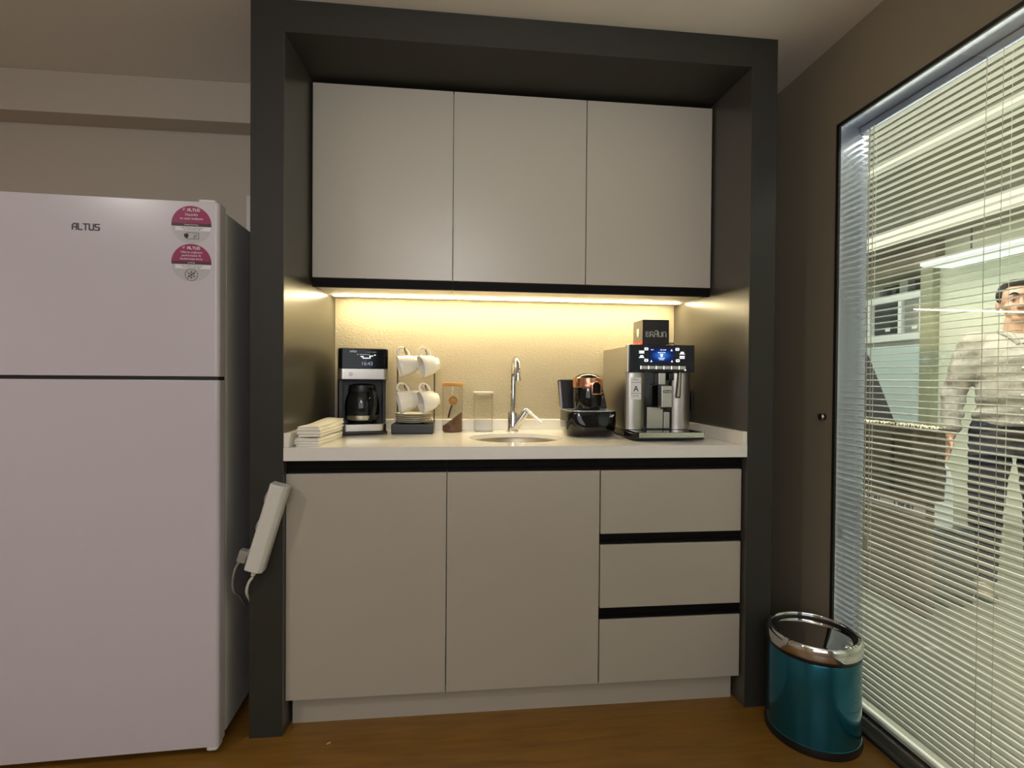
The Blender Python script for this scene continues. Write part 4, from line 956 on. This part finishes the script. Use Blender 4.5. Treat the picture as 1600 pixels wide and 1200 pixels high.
def jeans(mb):
    mb.sphere((0, .01, .95), .155, 24, (1.08, .82, .80))
    for s_ in 'RL':
        k_ = Vector(J['knee' + s_]); a_ = Vector(J['ank' + s_])
        cap(mb, J['hip' + s_], k_, .104, .076); mb.cyl(k_, a_ + Vector((0, 0, -.02)), .076, .064, n=22)
jn = blob(jeans, .010, 'jeans', M['jeans'], pr, 4); folds(jn, .004, 60)
for s_ in 'RL':
    a_ = Vector(J['ank' + s_])
    def shoe(mb, a_=a_):
        mb.sphere(a_ + Vector((0, .035, -.050)), .046, 20, (.95, 1.1, .85)); cap(mb, a_ + Vector((0, .02, -.045)), a_ + Vector((0, -.10, -.056)), .044, .036); mb.sphere(a_ + Vector((0, -.145, -.060)), .040, 20, (1.05, 1.3, .62)); cap(mb, a_ + Vector((0, .02, -.04)), a_ + Vector((0, -.03, -.01)), .048, .038)
    so = blob(shoe, .007, 'shoe', M['leather'], pr, 3)
    MB().prism([(a_.x + x, a_.y + y) for x, y in rrect(.094, .31, .046, 8, 0, -.052)], .0, .022, bev=.004).build('sole', M['rubber'], so)
    lc = MB()
    for k in range(4):
        yy = a_.y - .045 - k * .022; zz = a_.z - .002 - k * .0085
        lc.tube([(a_.x - .022, yy + .008, zz - .006), (a_.x, yy, zz), (a_.x + .022, yy + .008, zz - .006)], .0028, 6)
    lc.build('laces', M['print_white'], so)
def officelamp(loc, p): area('office_lamp', loc, (0, 0, 0), .5, p, (1.0, .98, .92), 2.5)
officelamp((2.75, .2, OZ - .03), 110); officelamp((4.2, 2.4, OZ - .03), 36)

# ------------------------------------------------------------------ light
area('ceiling_lamp', (-1.28, -1.77, 2.28), (0, 0, 0), .14, 14, (1.0, .95, .9))
area('ceiling_fill', (.1, -2.55, 1.5), (PI, 0, 0), .5, 19, (1.0, .96, .90))  # added uplight out of view, for soft bounce off the ceiling
sl_ = bpy.data.lights.new('upper_door_fill', 'SPOT'); sl_.energy = 110; sl_.color = (1.0, .99, .97); sl_.shadow_soft_size = .32; sl_.spot_size = R(40); sl_.spot_blend = 1.0  # added unseen spot that brightens the upper doors
so_ = bpy.data.objects.new('upper_door_fill', sl_); COL.objects.link(so_); so_.location = (.45, -2.85, 2.22)
so_.rotation_euler = (Vector((.80, .24, 1.74)) - Vector(so_.location)).to_track_quat('-Z', 'Y').to_euler()
wd = bpy.data.worlds.new('World'); SC.world = wd; wd.use_nodes = True
wd.node_tree.nodes['Background'].inputs[0].default_value = (.8, .85, 1, 1); wd.node_tree.nodes['Background'].inputs[1].default_value = 0.02

# ------------------------------------------------------------------ camera
cd = bpy.data.cameras.new('Camera'); cam = bpy.data.objects.new('Camera', cd); COL.objects.link(cam)
cd.sensor_fit = 'HORIZONTAL'; cd.sensor_width = 36; cd.lens = 36 * 793.1 / 1600; cd.clip_start = .02
rv = Vector((0.99454721, -0.10398322, 0.00795855)); fv = Vector((0.10406872, 0.99450693, -0.01121052)); uv = Vector((-0.00674913, 0.01197763, 0.99990549))
mw = Matrix((rv, uv, -fv)).transposed().to_4x4(); mw.translation = (0.55149804, -1.66544293, 1.143)
cam.matrix_world = mw; SC.camera = cam
vs = SC.view_settings; vs.view_transform = 'Standard'; vs.look = 'None'; vs.exposure = 0.0; vs.gamma = 1.0; vs.use_curve_mapping = False
